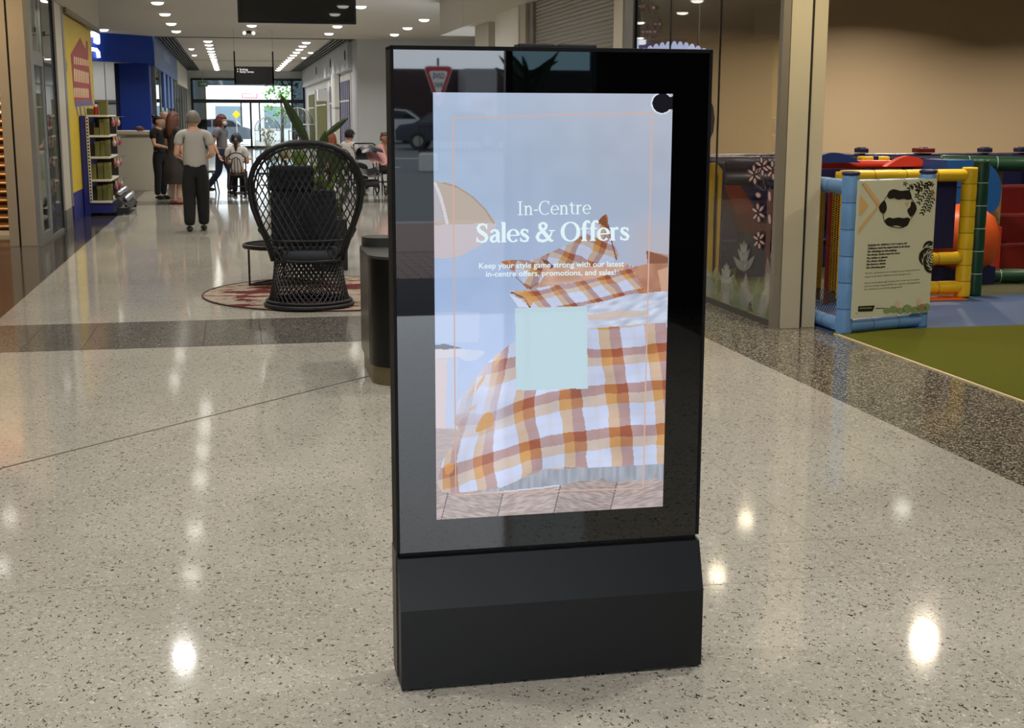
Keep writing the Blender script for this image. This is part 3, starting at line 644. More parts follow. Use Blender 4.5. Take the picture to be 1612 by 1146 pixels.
for r_, (ya, yb, n) in enumerate(((89, 101, 8), (108, 128, 9), (138, 153, 9))):
    for k in range(n):
        x_ = 116+k*(24.0/n); sk = k*0.9 if r_ < 2 else k*0.25
        MB().poly([pp(*p, 0.003) for p in ((x_, ya+sk*0.9), (x_+1.5, ya+sk*0.9), (x_+1.9, yb+sk*0.5), (x_+0.7, yb+sk*0.5))]).build('window_print', YW, yp, world=True)

# ------------------------------------------------------------------ display shelving with green boxes
sh_ = thing('display_shelving', 'blue framed shop display shelving with white shelves beside the yellow poster', 'shelving', (-2.2, 24.0, 0))
SBL = mat('shelf_blue', (34, 38, 120), 0.45); SWH = mat('shelf_white', (214, 206, 188), 0.5); SDK = mat('shelf_back', (34, 28, 24), 0.8)
XS0, XS1, YS0, YS1 = -2.40, -1.98, 22.8, 24.6
MB().box(XS0-0.02, XS0+0.07, YS0-0.06, YS1, 0.0, 1.62, bev=0.006).build('blue_panel', SBL, sh_, world=True)
MB().box(XS0+0.02, XS1, YS1-0.3, YS1-0.26, 0.2, 1.60).build('back_panel', SDK, sh_, world=True)
MB().box(XS0, XS1+0.02, YS0-0.02, YS1, 0.05, 0.20).build('blue_base', SBL, sh_, world=True)
for x_ in (XS0+0.075,):
    up = MB().box(x_, x_+0.045, YS0-0.075, YS0-0.045, 0.22, 1.60).build('upright', SWH, sh_, world=True)
    pr = None
    for k in range(26):
        if pr is None: pr = MB().box(-0.012, 0.012, -0.002, 0, 0, 0.026).build('slot', BLACK, up); o = pr
        else: o = pr.copy(); COL.objects.link(o)
        o.location = (x_+0.022-sh_.location.x, YS0-0.0765-sh_.location.y, 0.25+k*0.052)
SHZ = [atY(150, y_, YS0).z for y_ in (319, 281, 246, 213, 182)]
SHZ = [0.245, 0.595, 0.965, 1.31, 1.635]
for z_ in SHZ: MB().box(XS0+0.08, XS1, YS0-0.06, YS1-0.3, z_-0.035, z_, bev=0.004).build('shelf', SWH, sh_, world=True)
OLV = [mat('box_olive_%d' % i, c, 0.6, var=0.06, vscale=9) for i, c in enumerate(((104, 104, 52), (92, 92, 44), (116, 112, 58)))]
DKB = mat('box_dark', (48, 36, 28), 0.6); LIDM = mat('box_seam', (70, 70, 34), 0.6)
nm = ('lowest', 'second', 'third', 'fourth', 'top')
pos = ('left', 'middle', 'right', 'far right')
def gbox(x0, x1, z0, h_, lab, m_=None, dy=0.0):
    b_ = thing('gift_box', lab, 'box', ((x0+x1)/2, YS0+0.16+dy, z0), 0, 'boxes on the display shelving')
    w_ = (x1-x0)/2
    MB().box(-w_, w_, -0.14, 0.14, 0, h_*0.78, bev=0.004).build('body', m_ or random.choice(OLV), b_)
    MB().box(-w_-0.002, w_+0.002, -0.142, 0.142, h_*0.78, h_, bev=0.004).build('lid', m_ or random.choice(OLV), b_)
for i in range(4):
    z_ = SHZ[i]
    xs_ = [(-2.215, -2.135, 0.24), (-2.125, -2.055, 0.255), (-2.05, -1.985, 0.265)] if i in (0, 2, 3) else [(-2.29, -2.21, 0.25), (-2.19, -2.10, 0.265), (-2.09, -1.99, 0.265)]
    for k, (xa, xb, hh) in enumerate(xs_):
        gbox(xa, xb, z_+0.0005, hh if i != 3 or k else 0.12, 'olive green box at the %s of the %s white display shelf' % (pos[k], nm[i]))
    if i != 1: gbox(-2.30, -2.225, z_+0.0005, 0.2 if i else 0.22, 'dark brown box at the left end of the %s white display shelf' % nm[i], DKB, 0.05)
gbox(-2.12, -1.99, SHZ[4]+0.0005, 0.24, 'tall olive green box on top of the display shelving')
gbox(-2.31, -2.20, SHZ[4]+0.0005, 0.10, 'low olive box on the left of the top display shelf', OLV[1])
rj = thing('red_jar', 'red container with a white lid on the top display shelf', 'jar', (-2.165, YS0+0.06, SHZ[4]+0.0005))
MB().lathe([(0.028, 0), (0.034, 0.004), (0.034, 0.12), (0.03, 0.13)], n=16).build('body', mat('jar_red', (190, 36, 26), 0.35), rj, smooth=True, auto=40); MB().lathe([(0.038, 0.128), (0.038, 0.165), (0.034, 0.17)], n=16).build('lid', SWH, rj, smooth=True, auto=40)
# packs hanging on the aisle side
PKM = [mat('pack_pink', (150, 84, 96), 0.5, var=0.2, vscale=30), mat('pack_red', (130, 40, 38), 0.5), mat('pack_white', (160, 150, 140), 0.5, var=0.15, vscale=30), mat('pack_amber', (190, 140, 60), 0.5)]
for r_ in range(4):
    for k in range(3):
        y_ = 22.95+k*0.5; z_ = SHZ[r_+1]-0.10; c_ = (r_+k) % 3
        t = thing('hanging_pack', '%s pack hanging on the aisle side of the shelving, %s row, %s hook' % (('pink', 'red', 'white')[c_], ('lowest', 'second', 'third', 'top')[r_], ('near', 'middle', 'far')[k]), 'pack', (-1.965, y_, z_-0.1), 0, 'packs on the shelving side')
        MB().ball((0.05, 0, 0.07), 0.035, 0.09, 0.06, 10, 6).build('pouch', PKM[c_], t, smooth=True); MB().box(0.04, 0.06, -0.07, 0.07, 0.11, 0.17).build('header_card', PKM[2 if c_ != 2 else 3], t); MB().box(-0.01, 0.16, -0.006, 0.006, 0.168, 0.176).build('hook', ALU, t)
# wire tray of silver balls at the foot
tr = thing('wire_tray', 'dark sloping wire tray at the foot of the display shelving', 'tray', (-1.84, 23.7, 0.02))
MB().add([(-0.1, -0.9, 0.30), (0.14, -0.9, 0.10), (0.14, 0.9, 0.10), (-0.1, 0.9, 0.30), (-0.1, -0.9, 0.28), (0.14, -0.9, 0.08), (0.14, 0.9, 0.08), (-0.1, 0.9, 0.28)], [(0, 1, 2, 3), (7, 6, 5, 4), (0, 4, 5, 1), (1, 5, 6, 2), (2, 6, 7, 3), (3, 7, 4, 0)]).build('tray_bed', BLACK, tr)
for y_ in (-0.85, 0.85): MB().box(-0.08, 0.12, y_-0.02, y_+0.02, 0, 0.1).build('foot', BLACK, tr)
MB().tube([(0.15, -0.9, 0.17), (0.15, 0.9, 0.17)], 0.008, 6).build('front_rail', mat('navy_rail', (46, 44, 78), 0.4), tr)
pr = None
for r_ in range(2):
    for k in range(7):
        b_ = MB().ball((0, 0, 0), 0.055, n=12, m=8).build('silver_ball', mat('ball_silver', (170, 170, 176), 0.18, metal=0.9), None, smooth=True) if pr is None else pr.copy()
        if pr is None: pr = b_
        else: COL.objects.link(b_)
        b_.location = (-1.89+r_*0.11, 22.95+k*0.24+r_*0.1, 0.352-r_*0.092)
        tag(b_, '%s silver ball from the near end of the %s row in the wire tray' % (ORD[k], ('upper', 'lower')[r_]), 'ball', 'silver balls in the tray')

# ------------------------------------------------------------------ service counter
ct = thing('service_counter', 'plain beige service counter in front of the blue column', 'counter', (-2.03, 31.2, 0))
CM = mat('counter_beige', (192, 184, 164), 0.5, var=0.03, vscale=2)
MB().box(-2.62, -1.615, 30.4, 32.6, 0.0, 1.19, bev=0.006).build('body', CM, ct, world=True)
MB().box(-1.612, -1.585, 30.37, 32.6, 0.0, 1.20).build('end_trim', mat('trim_brown', (84, 64, 48), 0.5), ct, world=True)
MB().box(-2.66, -1.58, 30.36, 32.64, 1.19, 1.225, bev=0.004).build('top', mat('counter_edge', (120, 108, 90), 0.5), ct, world=True)
MB().box(-2.62, -1.66, 30.6, 32.4, 1.225, 1.29).build('upper_ledge', mat('ledge_cream', (200, 188, 170), 0.5), ct, world=True)
ob = MB().ball((0, 0, 0.05), 0.09, 0.07, 0.055, 12, 8).ball((0.06, 0.02, 0.035), 0.05, 0.05, 0.04, 10, 6).build('bread_loaf', mat('bread_brown', (92, 54, 38), 0.7, var=0.2, vscale=20), None, smooth=True); ob.location = (-2.02, 30.75, 1.2955); tag(ob, 'small brown loaf on the counter ledge', 'bread')

# ------------------------------------------------------------------ blue shop behind the counter
BLU = mat('shop_blue', (20, 62, 168), 0.45, var=0.04, vscale=1); BLU2 = mat('shop_blue_pale', (72, 100, 160), 0.5)
bs = thing('blue_shopfront', 'bright blue shop fascia and column with glowing white letters', 'shopfront', (-2.9, 39.0, 0))
MB().add([(-4.6, 37.3, 3.09), (-2.13, 39.97, 3.09), (-2.13, 39.97, CEIL-.003), (-4.6, 37.3, CEIL-.003), (-4.8, 37.5, 3.09), (-2.33, 40.17, 3.09), (-2.33, 40.17, CEIL-.003), (-4.8, 37.5, CEIL-.003)], [(0, 1, 2, 3), (7, 6, 5, 4), (0, 4, 5, 1), (1, 5, 6, 2), (2, 6, 7, 3), (3, 7, 4, 0)]).build('fascia', BLU, bs, world=True)
MB().box(-3.12, -2.27, 40.0, 40.8, 0.0, 3.1, bev=0.02).build('blue_column', BLU, bs, world=True)
MB().box(-3.24, -3.12, 40.1, 40.5, 0.0, 3.1).build('jamb', mat('jamb_navy', (24, 34, 84), 0.5), bs, world=True)
LET = emis('sign_white', (236, 242, 255), 3.2)
def bl(x, y): # point on the angled fascia plane
    n_ = np.array([2.7, -2.5, 0.0]); p0 = np.array([-2.1, 40.0, 0]); d = ray(x, y); t_ = ((p0-_C)@n_)/(d@n_); q_ = _C+d*t_; n_ /= np.linalg.norm(n_); return q_+n_*0.06
def sign_letter(pts_px, w_, nm_):
    mb = MB(); mb.tube([bl(*p) for p in pts_px], w_, 8); return mb.build(nm_, LET, bs, smooth=True, world=True)
sign_letter([(136, 53), (145, 53.5), (149.6, 56), (150, 66), (149.5, 68)], 0.085, 'glowing_letter')
sign_letter([(138, 90), (138, 79), (143, 77.5), (149, 78.5), (152, 82), (153, 91)], 0.052, 'glowing_letter')
struct(MB().box(-6, -3.2, 44.5, 44.6, 0, CEIL).build('wall_left', mat('shop_inner_white', (214, 216, 214), 0.6)))
ip = thing('shop_partition', 'white panelled partition seen through the blue shop opening', 'partition', (-4.0, 43.0, 0))
for k in range(5): MB().box(-5.4+k*0.55, -4.87+k*0.55, 43.0, 43.06, 2.1, 3.3).build('upper_panel', mat('panel_white', (226, 226, 220), 0.5), ip, world=True)
MB().box(-5.4, -2.6, 42.95, 43.0, 2.02, 2.1).build('rail', ALU, ip, world=True); MB().box(-5.4, -2.6, 43.0, 43.06, 0, 2.02).build('lower_panel', mat('panel_grey', (176, 178, 176), 0.5), ip, world=True)
downlight(-4.0, 41.5, 3.95, 'downlight inside the blue shop', None, power=26)
# long side of the blue shop
ss = thing('side_shopfront', 'long left shopfront with pale blue fascia, white fascia and glass', 'shopfront', (-2.15, 55.0, 0))
MB().box(-2.4, -2.12, 40.2, 57.0, 3.02, 4.1).build('blue_fascia', BLU2, ss, world=True); MB().box(-2.4, -2.125, 57.0, 69.9, 2.95, 4.1).build('white_fascia', mat('fascia_white', (206, 204, 190), 0.6), ss, world=True)
MB().box(-2.119, -2.112, 45.4, 50.6, 3.42, 3.72).build('sign_lettering', mat('fascia_letter_grey', (104, 124, 168), 0.5), ss, world=True)
for k in range(3): MB().box(-2.36, -2.14, 45.6+k*2.8, 46.9+k*2.8, 1.9-0.4*k*0, 3.02).build('blue_drop', BLU2, ss, world=True)
for k in range(11): MB().box(-2.22, -2.16, 41.0+k*2.8, 41.12+k*2.8, 0, 3.02).build('post', ALU, ss, world=True)
for k in range(10): MB().box(-2.20, -2.19, 41.12+k*2.8, 43.8+k*2.8, 0.1, 3.0).build('pane', glass('side_glass', (215, 225, 226), 1.5), ss, world=True)
struct(MB().box(-6, -5.9, 40, 44.5, 0, 4.4).build('wall_left', MATS['shop_inner_white']))
struct(MB().box(-6, -5.8, 44.6, 72, 0, 4.4).build('wall_left', MATS['shop_inner_white']))
for k in range(3): downlight(-4.0, 48.0+k*7, 3.95, 'downlight inside the long left shopfront, %s' % ('near', 'middle', 'far')[k], None, power=60)
# ------------------------------------------------------------------ right side: bulkhead, shutter, glass front, column
BULK = mat('bulkhead_white', (196, 192, 182), 0.55)
struct(MB().box(4.1, 4.5, 9.5, 24.0, 3.2, CEIL).build('trim_4', BULK)); struct(MB().box(4.1, 5.6, 24.02, 26.7, 3.2, CEIL).build('trim_4', BULK))
struct(MB().box(4.3, 5.6, 22.6, 23.9, 0, 3.2).build('wall_right', BULK)); struct(MB().box(4.5, 4.7, 21.0, 22.6, 0, 3.2).build('wall_right', mat('recess_beige', (170, 158, 132), 0.6)))
struct(MB().box(5.6, 5.7, 17.8, 26.6, 0, CEIL).build('wall_right', BULK)); struct(MB().box(4.5, 5.6, 18.0, 18.1, 0, CEIL).build('wall_right', BULK))
ps = thing('pilaster', 'white square pilaster left of the roller shutter', 'pilaster', (4.2, 20.0, 0))
MB().box(4.1, 4.45, 19.25, 21.0, 0, 3.2, bev=0.006).build('face', WHITE, ps, world=True); MB().box(4.12, 4.45, 18.85, 19.25, 0, 3.2).build('return', mat('pilaster_return', (176, 170, 158), 0.5), ps, world=True); MB().box(4.16, 4.45, 18.55, 18.85, 0, 3.2).build('guide', mat('guide_grey', (118, 114, 108), 0.4), ps, world=True)
rs_ = thing('roller_shutter', 'closed grey roller shutter behind the kiosk', 'shutter', (4.2, 16.4, 0))
RS = mat('shutter_grey', (142, 138, 130), 0.4, metal=0.3)
pr = None
for k in range(64):
    if pr is None:
        pr = MB().prism([(0.0, 0.0), (-0.012, 0.014), (-0.012, 0.036), (0.0, 0.049), (0.02, 0.049), (0.02, 0.0)], 1, -2.15, 2.1).build('slat', RS, rs_); o = pr
    else: o = pr.copy(); COL.objects.link(o)
    o.location = (0, 0, k*0.05)
sf = thing('glass_shopfront', 'glass front of the play centre with printed flowers and leaves', 'shopfront', (4.1, 11.8, 0))
MB().box(4.08, 4.16, 13.86, 14.2, 0, 3.2).build('frame_post', mat('frame_cream', (206, 198, 178), 0.5), sf, world=True)
MB().box(4.09, 4.15, 13.5, 13.86, 0, 3.2).build('frame_post', ALU, sf, world=True); MB().box(4.085, 4.15, 13.44, 13.5, 0, 3.2).build('gasket', BLACK, sf, world=True)
SG = glass('shopfront_glass', (242, 241, 234), 1.36)
for (ya, yb) in ((9.66, 10.985), (11.0, 12.325), (12.34, 13.44)): MB().box(4.10, 4.11, ya, yb, 0.05, 3.2).build('pane', SG, sf, world=True)
for y_ in (10.985, 12.325): MB().box(4.098, 4.112, y_, y_+0.014, 0.05, 3.2).build('silicone_joint', mat('joint_dark', (60, 54, 42), 0.5), sf, world=True)
MB().box(4.085, 4.125, 9.6, 13.5, 0.0, 0.05).build('bottom_channel', mat('channel_grey', (86, 82, 74), 0.35, metal=0.4), sf, world=True)
# vinyl prints on the glass
def gp(x, y, dx=-0.003): v = atX(x, y, 4.10); return (4.10+dx, v.y, v.z)
VW = glass('vinyl_white', (255, 255, 255), 1.2, 0.38, (190, 190, 182)); VG = glass('vinyl_green', (255, 255, 255), 1.2, 0.34, (136, 156, 112)); VB = mat('vinyl_brown', (64, 44, 36), 0.6); VP = mat('vinyl_petal', (186, 150, 146), 0.6)
def petal(cx, cy_, L_, W_, ang, m_, nm_, dx=-0.003, pointy=False):
    pts = []
    for i in range(12):
        t = 2*PI*i/12; px_ = L_*math.cos(t); py_ = W_*math.sin(t)*(1-0.25*math.cos(t) if pointy else 1)
        pts.append(gp(cx+px_*math.cos(ang)-py_*math.sin(ang), cy_+px_*math.sin(ang)+py_*math.cos(ang), dx))
    return MB().poly(pts).build(nm_, m_, sf, world=True)
lay = 0
def pleaf(cx, cy_, L_, W_, a, m_, nm_):      # pointed leaf growing from (cx, cy) in direction a (0 = up)
    global lay
    lay += 1; pts = []
    for sgn in (1, -1):
        for t in ((0, .15, .35, .55, .75, .9, 1.0) if sgn == 1 else (.9, .75, .55, .35, .15)):
            w_ = sgn*W_*(math.sin(PI*t**0.8)**0.9)*(1-.25*t); lx, ly = w_, -L_*t
            pts.append(gp(cx+lx*math.cos(a)-ly*math.sin(a), cy_+lx*math.sin(a)+ly*math.cos(a), -0.002-0.00018*lay))
    MB().poly(pts).build(nm_, m_, sf, world=True)
rv = random.Random(11)
for k in range(44):
    cx = rv.uniform(1106, 1207); base = 478+(cx-1112)*0.36; L_ = rv.uniform(22, 46); pleaf(cx, base-rv.uniform(0, 30), L_, rv.uniform(5, 9), rv.uniform(-.7, .35), VG if rv.random() < .45 else VW, 'leaf_print')
for k in range(8): cx = 1108+k*13.5; pleaf(cx, 470+(cx-1112)*0.34, 60+rv.uniform(-8, 8), 7, rv.uniform(-.25, .25), VW if k % 2 else VG, 'leaf_print')
for (cx, cy_, s_) in ((1173, 425, 1.0), (1146, 448, 0.75)):
    for (dy_, L_, W_, a) in ((0, 48, 7, 0), (2, 30, 5, -.6), (2, 30, 5, .6), (-14, 22, 4, -.45), (-14, 22, 4, .45), (-26, 18, 3.4, -.3), (-26, 18, 3.4, .3)): pleaf(cx, cy_+dy_*s_, L_*s_, W_*s_, a, VW, 'sprig_print')
pleaf(1213, 470, 66, 7, -.03, VW, 'leaf_print')
def flower(cx, cy_, r_, n=6):
    global lay
    for k in range(n):
        a = 2*PI*k/n+0.4; ex = 0.62
        lay += 1
        petal(cx+ex*r_*math.cos(a)*0.75, cy_+ex*r_*math.sin(a)*1.25, r_*0.55, r_*0.26, math.atan2(math.sin(a)*1.25, math.cos(a)*0.75), VB, 'petal_outline', -0.012)
        petal(cx+ex*r_*math.cos(a)*0.75, cy_+ex*r_*math.sin(a)*1.25, r_*0.36, r_*0.14, math.atan2(math.sin(a)*1.25, math.cos(a)*0.75), VP, 'petal_print', -0.0135)
for (cx, cy_, r_) in ((1190, 275, 13), (1202, 262, 13), (1219, 268, 13), (1196, 335, 13), (1197, 378, 12)): flower(cx, cy_, r_)
def stem_print(pts, w_):
    mb = MB()
    for a, b_ in zip(pts[:-1], pts[1:]):
        A_1, B_1 = Vector(gp(*a, -0.011)), Vector(gp(*b_, -0.011)); mb.bar(A_1, B_1, 0.002, w_, (0, 0, 1) if abs((B_1-A_1).z) < abs((B_1-A_1).y) else (0, 1, 0))
    return mb.build('stem_print', VB, sf, world=True)
stem_print([(1202, 278), (1206, 290), (1208, 300)], 0.010); stem_print([(1224, 285), (1222, 320), (1219, 350), (1214, 345)], 0.010); stem_print([(1215, 350), (1222, 375)], 0.012); stem_print([(1192, 290), (1204, 300)], 0.008)
MB().poly([gp(*p, -0.010) for p in ((1210, 298), (1219, 298), (1217, 350), (1214, 390), (1216, 430), (1206, 430), (1207, 380), (1209, 340))]).build('trunk_print', mat('vinyl_trunk', (84, 52, 40), 0.6), sf, world=True)
for (cx, cy_) in ((1214, 309), (1214, 345), (1218, 405)): petal(cx, cy_, 8, 2.2, 1.5, VP, 'petal_print', -0.0135)
petal(1196, 307, 6, 5, 0.8, VB, 'petal_outline', -0.012); petal(1196, 307, 4, 3.2, 0.8, VP, 'petal_print', -0.0135)
# hanging blossom branch print at the top, black dot print
for pts in ([(1011, 0), (1013, 12), (1017, 30), (1016, 45)], [(1018, 0), (1024, 18), (1029, 40)], [(1027, 2), (1032, 20), (1037, 35)]): stem_print(pts, 0.012)
for (cx, cy_, r_) in ((1017, 50, 5), (1029, 50, 6), (1037, 38, 5), (1012, 10, 5)):
    for k in range(4): petal(cx+r_*0.6*math.cos(k*1.57), cy_+r_*1.2*math.sin(k*1.57), r_*0.5, r_*0.3, k*1.57, VB if k % 2 else mat('vinyl_mauve', (140, 104, 120), 0.6), 'petal_print', -0.012)
petal(1031, 12, 3.2, 3.6, 0, VB, 'petal_outline', -0.012); petal(1031, 12, 2.2, 2.4, 0, VP, 'petal_print', -0.0135)
petal(1110, 188, 17, 39, 0, mat('vinyl_black', (26, 20, 16), 0.5), 'dot_print', -0.01)
# clad column at the end of the glass
col = thing('clad_column', 'pale clad column with a dark gap between the glass front and the play area', 'column', (4.25, 9.6, 0))
COLM = mat('column_cream', (186, 176, 150), 0.45, var=0.03, vscale=2)
MB().box(4.055, 4.115, 9.535, 9.60, 0, 3.2).build('side_fin', mat('fin_grey', (140, 132, 118), 0.4, metal=0.4), col, world=True)
MB().box(4.122, 4.288, 9.54, 9.72, 0.0, CEIL, bev=0.004).build('panel', COLM, col, world=True); MB().box(4.288, 4.315, 9.57, 9.72, 0, CEIL).build('shadow_gap', DARKG, col, world=True); MB().box(4.315, 4.425, 9.56, 9.72, 0, CEIL, bev=0.004).build('panel', COLM, col, world=True)

# ------------------------------------------------------------------ play centre room
PEACH = mat('play_wall_peach', (200, 178, 150), 0.75, var=0.03, vscale=0.6)
struct(MB().box(4.4, 15, 17.6, 17.8, 0, 3.6).build('wall_right', PEACH)); struct(MB().box(14.2, 14.4, -3.6, 17.6, 0, 3.6).build('wall_right', PEACH))
struct(MB().box(4.5, 14.2, -3.6, 17.6, 3.55, 3.7).build('ceiling', mat('play_ceiling', (196, 184, 160), 0.9)))
struct(MB().box(4.125, 4.5, -3.6, 9.54, 3.3, CEIL).build('trim_4', BULK))
def floor_mat(name, label, x0, x1, y0, y1, z, m_): o = MB().box(x0, x1, y0, y1, -0.05, z).build(name, m_); return tag(struct(o), None)
TURF = mat('turf_green', (86, 88, 26), 0.95, spec=0.1, var=0.22, vscale=180, bump=0.5, bscale=420)
BLUF = mat('play_floor_blue', (46, 74, 118), 0.55, var=0.05, vscale=3)
tag(struct(MB().box(4.45, 14.2, -3.6, 9.30, -0.05, 0.012).build('floor', TURF)))
tag(struct(MB().box(4.43, 14.2, 9.30, 11.0, -0.05, 0.006).build('floor', BLUF))); tag(struct(MB().box(4.43, 14.2, 11.0, 17.6, -0.05, 0.004).build('floor', mat('play_floor_olive', (64, 68, 44), 0.6))))
struct(MB().box(5.7, 6.45, 10.75, 11.0, 0, 0.012).build('floor', mat('play_floor_orange', (220, 96, 30), 0.55)))
for i, (x_, y_, p_) in enumerate(((6.55, 11.3, 58), (5.2, 13.5, 16), (8.6, 15.6, 78), (9.4, 11.0, 48), (6.2, 7.2, 44), (9.0, 6.0, 44), (11.5, 15.0, 78), (6.3, 15.4, 56))):
    downlight(x_, y_, 3.545, 'warm play room downlight, %s' % ('above the yellow frame', 'above the padded maze behind the glass', 'near the peach back wall', 'above the green post', 'above the turf', 'above the far turf', 'in the far corner', 'behind the glass front')[i], 'play room downlights', power=p_, color=(1, 0.86, 0.66), spread=147)
downlight(4.30, 8.75, 3.298, 'added warm downlight above the clad column at the turf edge', 'play room downlights', power=20, color=(1, 0.84, 0.58), r=0.08)  # unseen lamp added for the column's bright, warm top

# padded play equipment
def pad(rgb, nm_): return mat('pad_'+nm_, rgb, 0.42, var=0.07, vscale=5, bump=0.25, bscale=14)
PBL, PYE, PGR, PNV, PRE, POR, PMB = pad((96, 138, 186), 'blue'), pad((232, 190, 26), 'yellow'), pad((20, 66, 44), 'green'), pad((26, 28, 76), 'navy'), pad((208, 60, 40), 'red'), pad((206, 84, 30), 'orange'), pad((30, 84, 150), 'midblue')
SEAM = {0: mat('seam_blue', (60, 90, 130), 0.6), 1: mat('seam_yellow', (150, 110, 20), 0.6), 2: mat('seam_white', (200, 214, 206), 0.6), 3: mat('seam_navy', (70, 74, 120), 0.6)}
def padtube(parent, nm_, a, b_, r_, m_, seam, pitch=0.16, cap=True, off=0.5):
    a, b_ = Vector(a), Vector(b_); L_ = (b_-a).length; d = (b_-a)/L_; n = max(2, int(round(L_/pitch))); pts = []; rs2 = []
    for k in range(n):
        for f_, rr in ((0.0, 0.955), (0.12, 1.0), (0.5, 1.02), (0.88, 1.0)):
            pts.append(a+d*L_*(k+f_)/n); rs2.append(r_*rr)
    pts.append(b_); rs2.append(r_*0.955)
    o = MB().tube(pts, rs2, 14).build(nm_, m_, parent, smooth=True, world=True)
    for k in range(1, n):
        c = a+d*L_*k/n; MB().tube([c-d*0.003, c+d*0.003], r_*0.985, 14).build('seam', seam, o, world=True)
    return o
# light blue gate frame carrying the notice
gt = thing('padded_gate', 'light blue padded tube gate frame at the play area entrance', 'gate', (4.9, 9.3, 0))
GA, GB, GC = (4.495, 9.20), (5.245, 9.42), (4.47, 10.35)
padtube(gt, 'post', (*GA, 0.0), (*GA, 1.20), 0.062, PBL, SEAM[0], 0.2); padtube(gt, 'post', (*GB, 0.0), (*GB, 1.20), 0.06, PBL, SEAM[0], 0.2)
for p_ in (GA, GB): MB().lathe([(0.06, 0), (0.067, 0.004), (0.067, 0.022), (0.05, 0.03)], (p_[0], p_[1], 1.20), 14).build('cap', PNV, gt, smooth=True, world=True)
for z_, r_ in ((1.11, 0.058), (0.062, 0.055)): padtube(gt, 'rail', (*GA, z_), (*GB, z_), r_, PBL, SEAM[0], 0.28); padtube(gt, 'rail', (GA[0], GA[1], z_), (GC[0]+0.02, GC[1], z_), r_, PBL, SEAM[0], 0.3)
nb = MB()
for k in range(26): nb.bar((GA[0]+0.0, GA[1]+0.06+k*0.04, 0.12), (GA[0]+0.0, min(GA[1]+0.06+k*0.04+0.18, GC[1]), 0.30), 0.003, 0.003); nb.bar((GA[0], GA[1]+0.06+k*0.04, 0.30), (GA[0], min(GA[1]+0.06+k*0.04+0.18, GC[1]), 0.12), 0.003, 0.003)
o = nb.build('net', mat('net_dark', (40, 48, 60), 0.7), gt, world=True); tag(o, None, None, None, 'stuff')
# notice board
nbd = thing('notice_board', 'cream play area notice board with black and tan patterns on the blue gate', 'sign', (4.9, 9.22, 0.12))
ND = Vector((GB[0]-GA[0], GB[1]-GA[1], 0)).normalized(); NN = Vector((ND.y, -ND.x, 0))
NB0 = Vector((GA[0], GA[1], 0))+NN*0.075
def npt(x, y, off=0.0):     # photo pixel -> point on the board face
    d = ray(x, y); p0 = np.array(NB0); n_ = np.array(NN); t_ = ((p0-_C)@n_)/(d@n_); return Vector(_C+d*t_)+NN*off
NC = [npt(1351, 283), npt(1475, 283), npt(1463, 495), npt(1342, 498)]
tq = [(v-NB0).dot(ND) for v in NC]; T0, T1 = (tq[0]+tq[3])/2, (tq[1]+tq[2])/2; Z0_, Z1_ = (NC[2].z+NC[3].z)/2, (NC[0].z+NC[1].z)/2
cc = NB0+ND*(T0+T1)/2-NN*0.008; cc.z = (Z0_+Z1_)/2
MB().obox(cc, ND, NN, (0, 0, 1), (T1-T0)/2, 0.007, (Z1_-Z0_)/2).build('board', mat('notice_cream', (196, 196, 174), 0.4), nbd, world=True)
NBK = mat('print_black', (26, 22, 18), 0.5); NTAN = mat('print_tan', (204, 166, 110), 0.5); NGRN = mat('print_leaf', (126, 146, 96), 0.5); NTX = mat('print_text', (70, 66, 48), 0.6)
def npoly(pts, m_, nm_, off=0.0015): return MB().poly([npt(x, y, off) for x, y in pts]).build(nm_, m_, nbd, world=True)
def q6(x, y): return (1330+x/4.775, 270+y/4.775)
npoly([q6(*p) for p in ((125, 90), (155, 85), (270, 240), (245, 255))], NTAN, 'chevron_print'); npoly([q6(*p) for p in ((270, 240), (100, 470), (100, 430), (248, 250))], NTAN, 'chevron_print'); npoly([q6(*p) for p in ((115, 175), (178, 255), (108, 340))], NTAN, 'chevron_print')
blob1 = [(318, 185), (330, 150), (355, 137), (390, 138), (420, 148), (455, 142), (480, 148), (498, 175), (500, 205), (470, 212), (440, 205), (400, 212), (370, 200), (340, 205)]
blob2 = [(298, 370), (330, 345), (360, 352), (400, 345), (440, 350), (475, 345), (488, 365), (470, 405), (440, 418), (410, 410), (380, 405), (350, 412), (320, 405)]
blob3 = [(296, 218), (312, 250), (312, 290), (290, 318), (265, 300), (256, 270), (270, 240)]; blob4 = [(500, 225), (525, 245), (535, 280), (520, 315), (495, 340), (475, 310), (470, 285), (490, 265)]
for bb in (blob1, blob2, blob3, blob4): npoly([q6(*p) for p in smoothpts(bb, 4)], NBK, 'blob_print')
ring = [q6(*p) for p in smoothpts([(318, 180), (355, 136), (420, 147), (482, 146), (502, 205), (535, 260), (530, 300), (488, 365), (440, 418), (350, 413), (298, 375), (285, 315), (256, 270), (290, 222)], 4)]
mb = MB()
for a, b_ in zip(ring, ring[1:]+ring[:1]): mb.bar(npt(*a, 0.002), npt(*b_, 0.002), 0.002, 0.004)
mb.build('outline_print', NBK, nbd, world=True)
npoly([q6(*p) for p in ((448, 232), (482, 232), (468, 268))], NTAN, 'chevron_print')
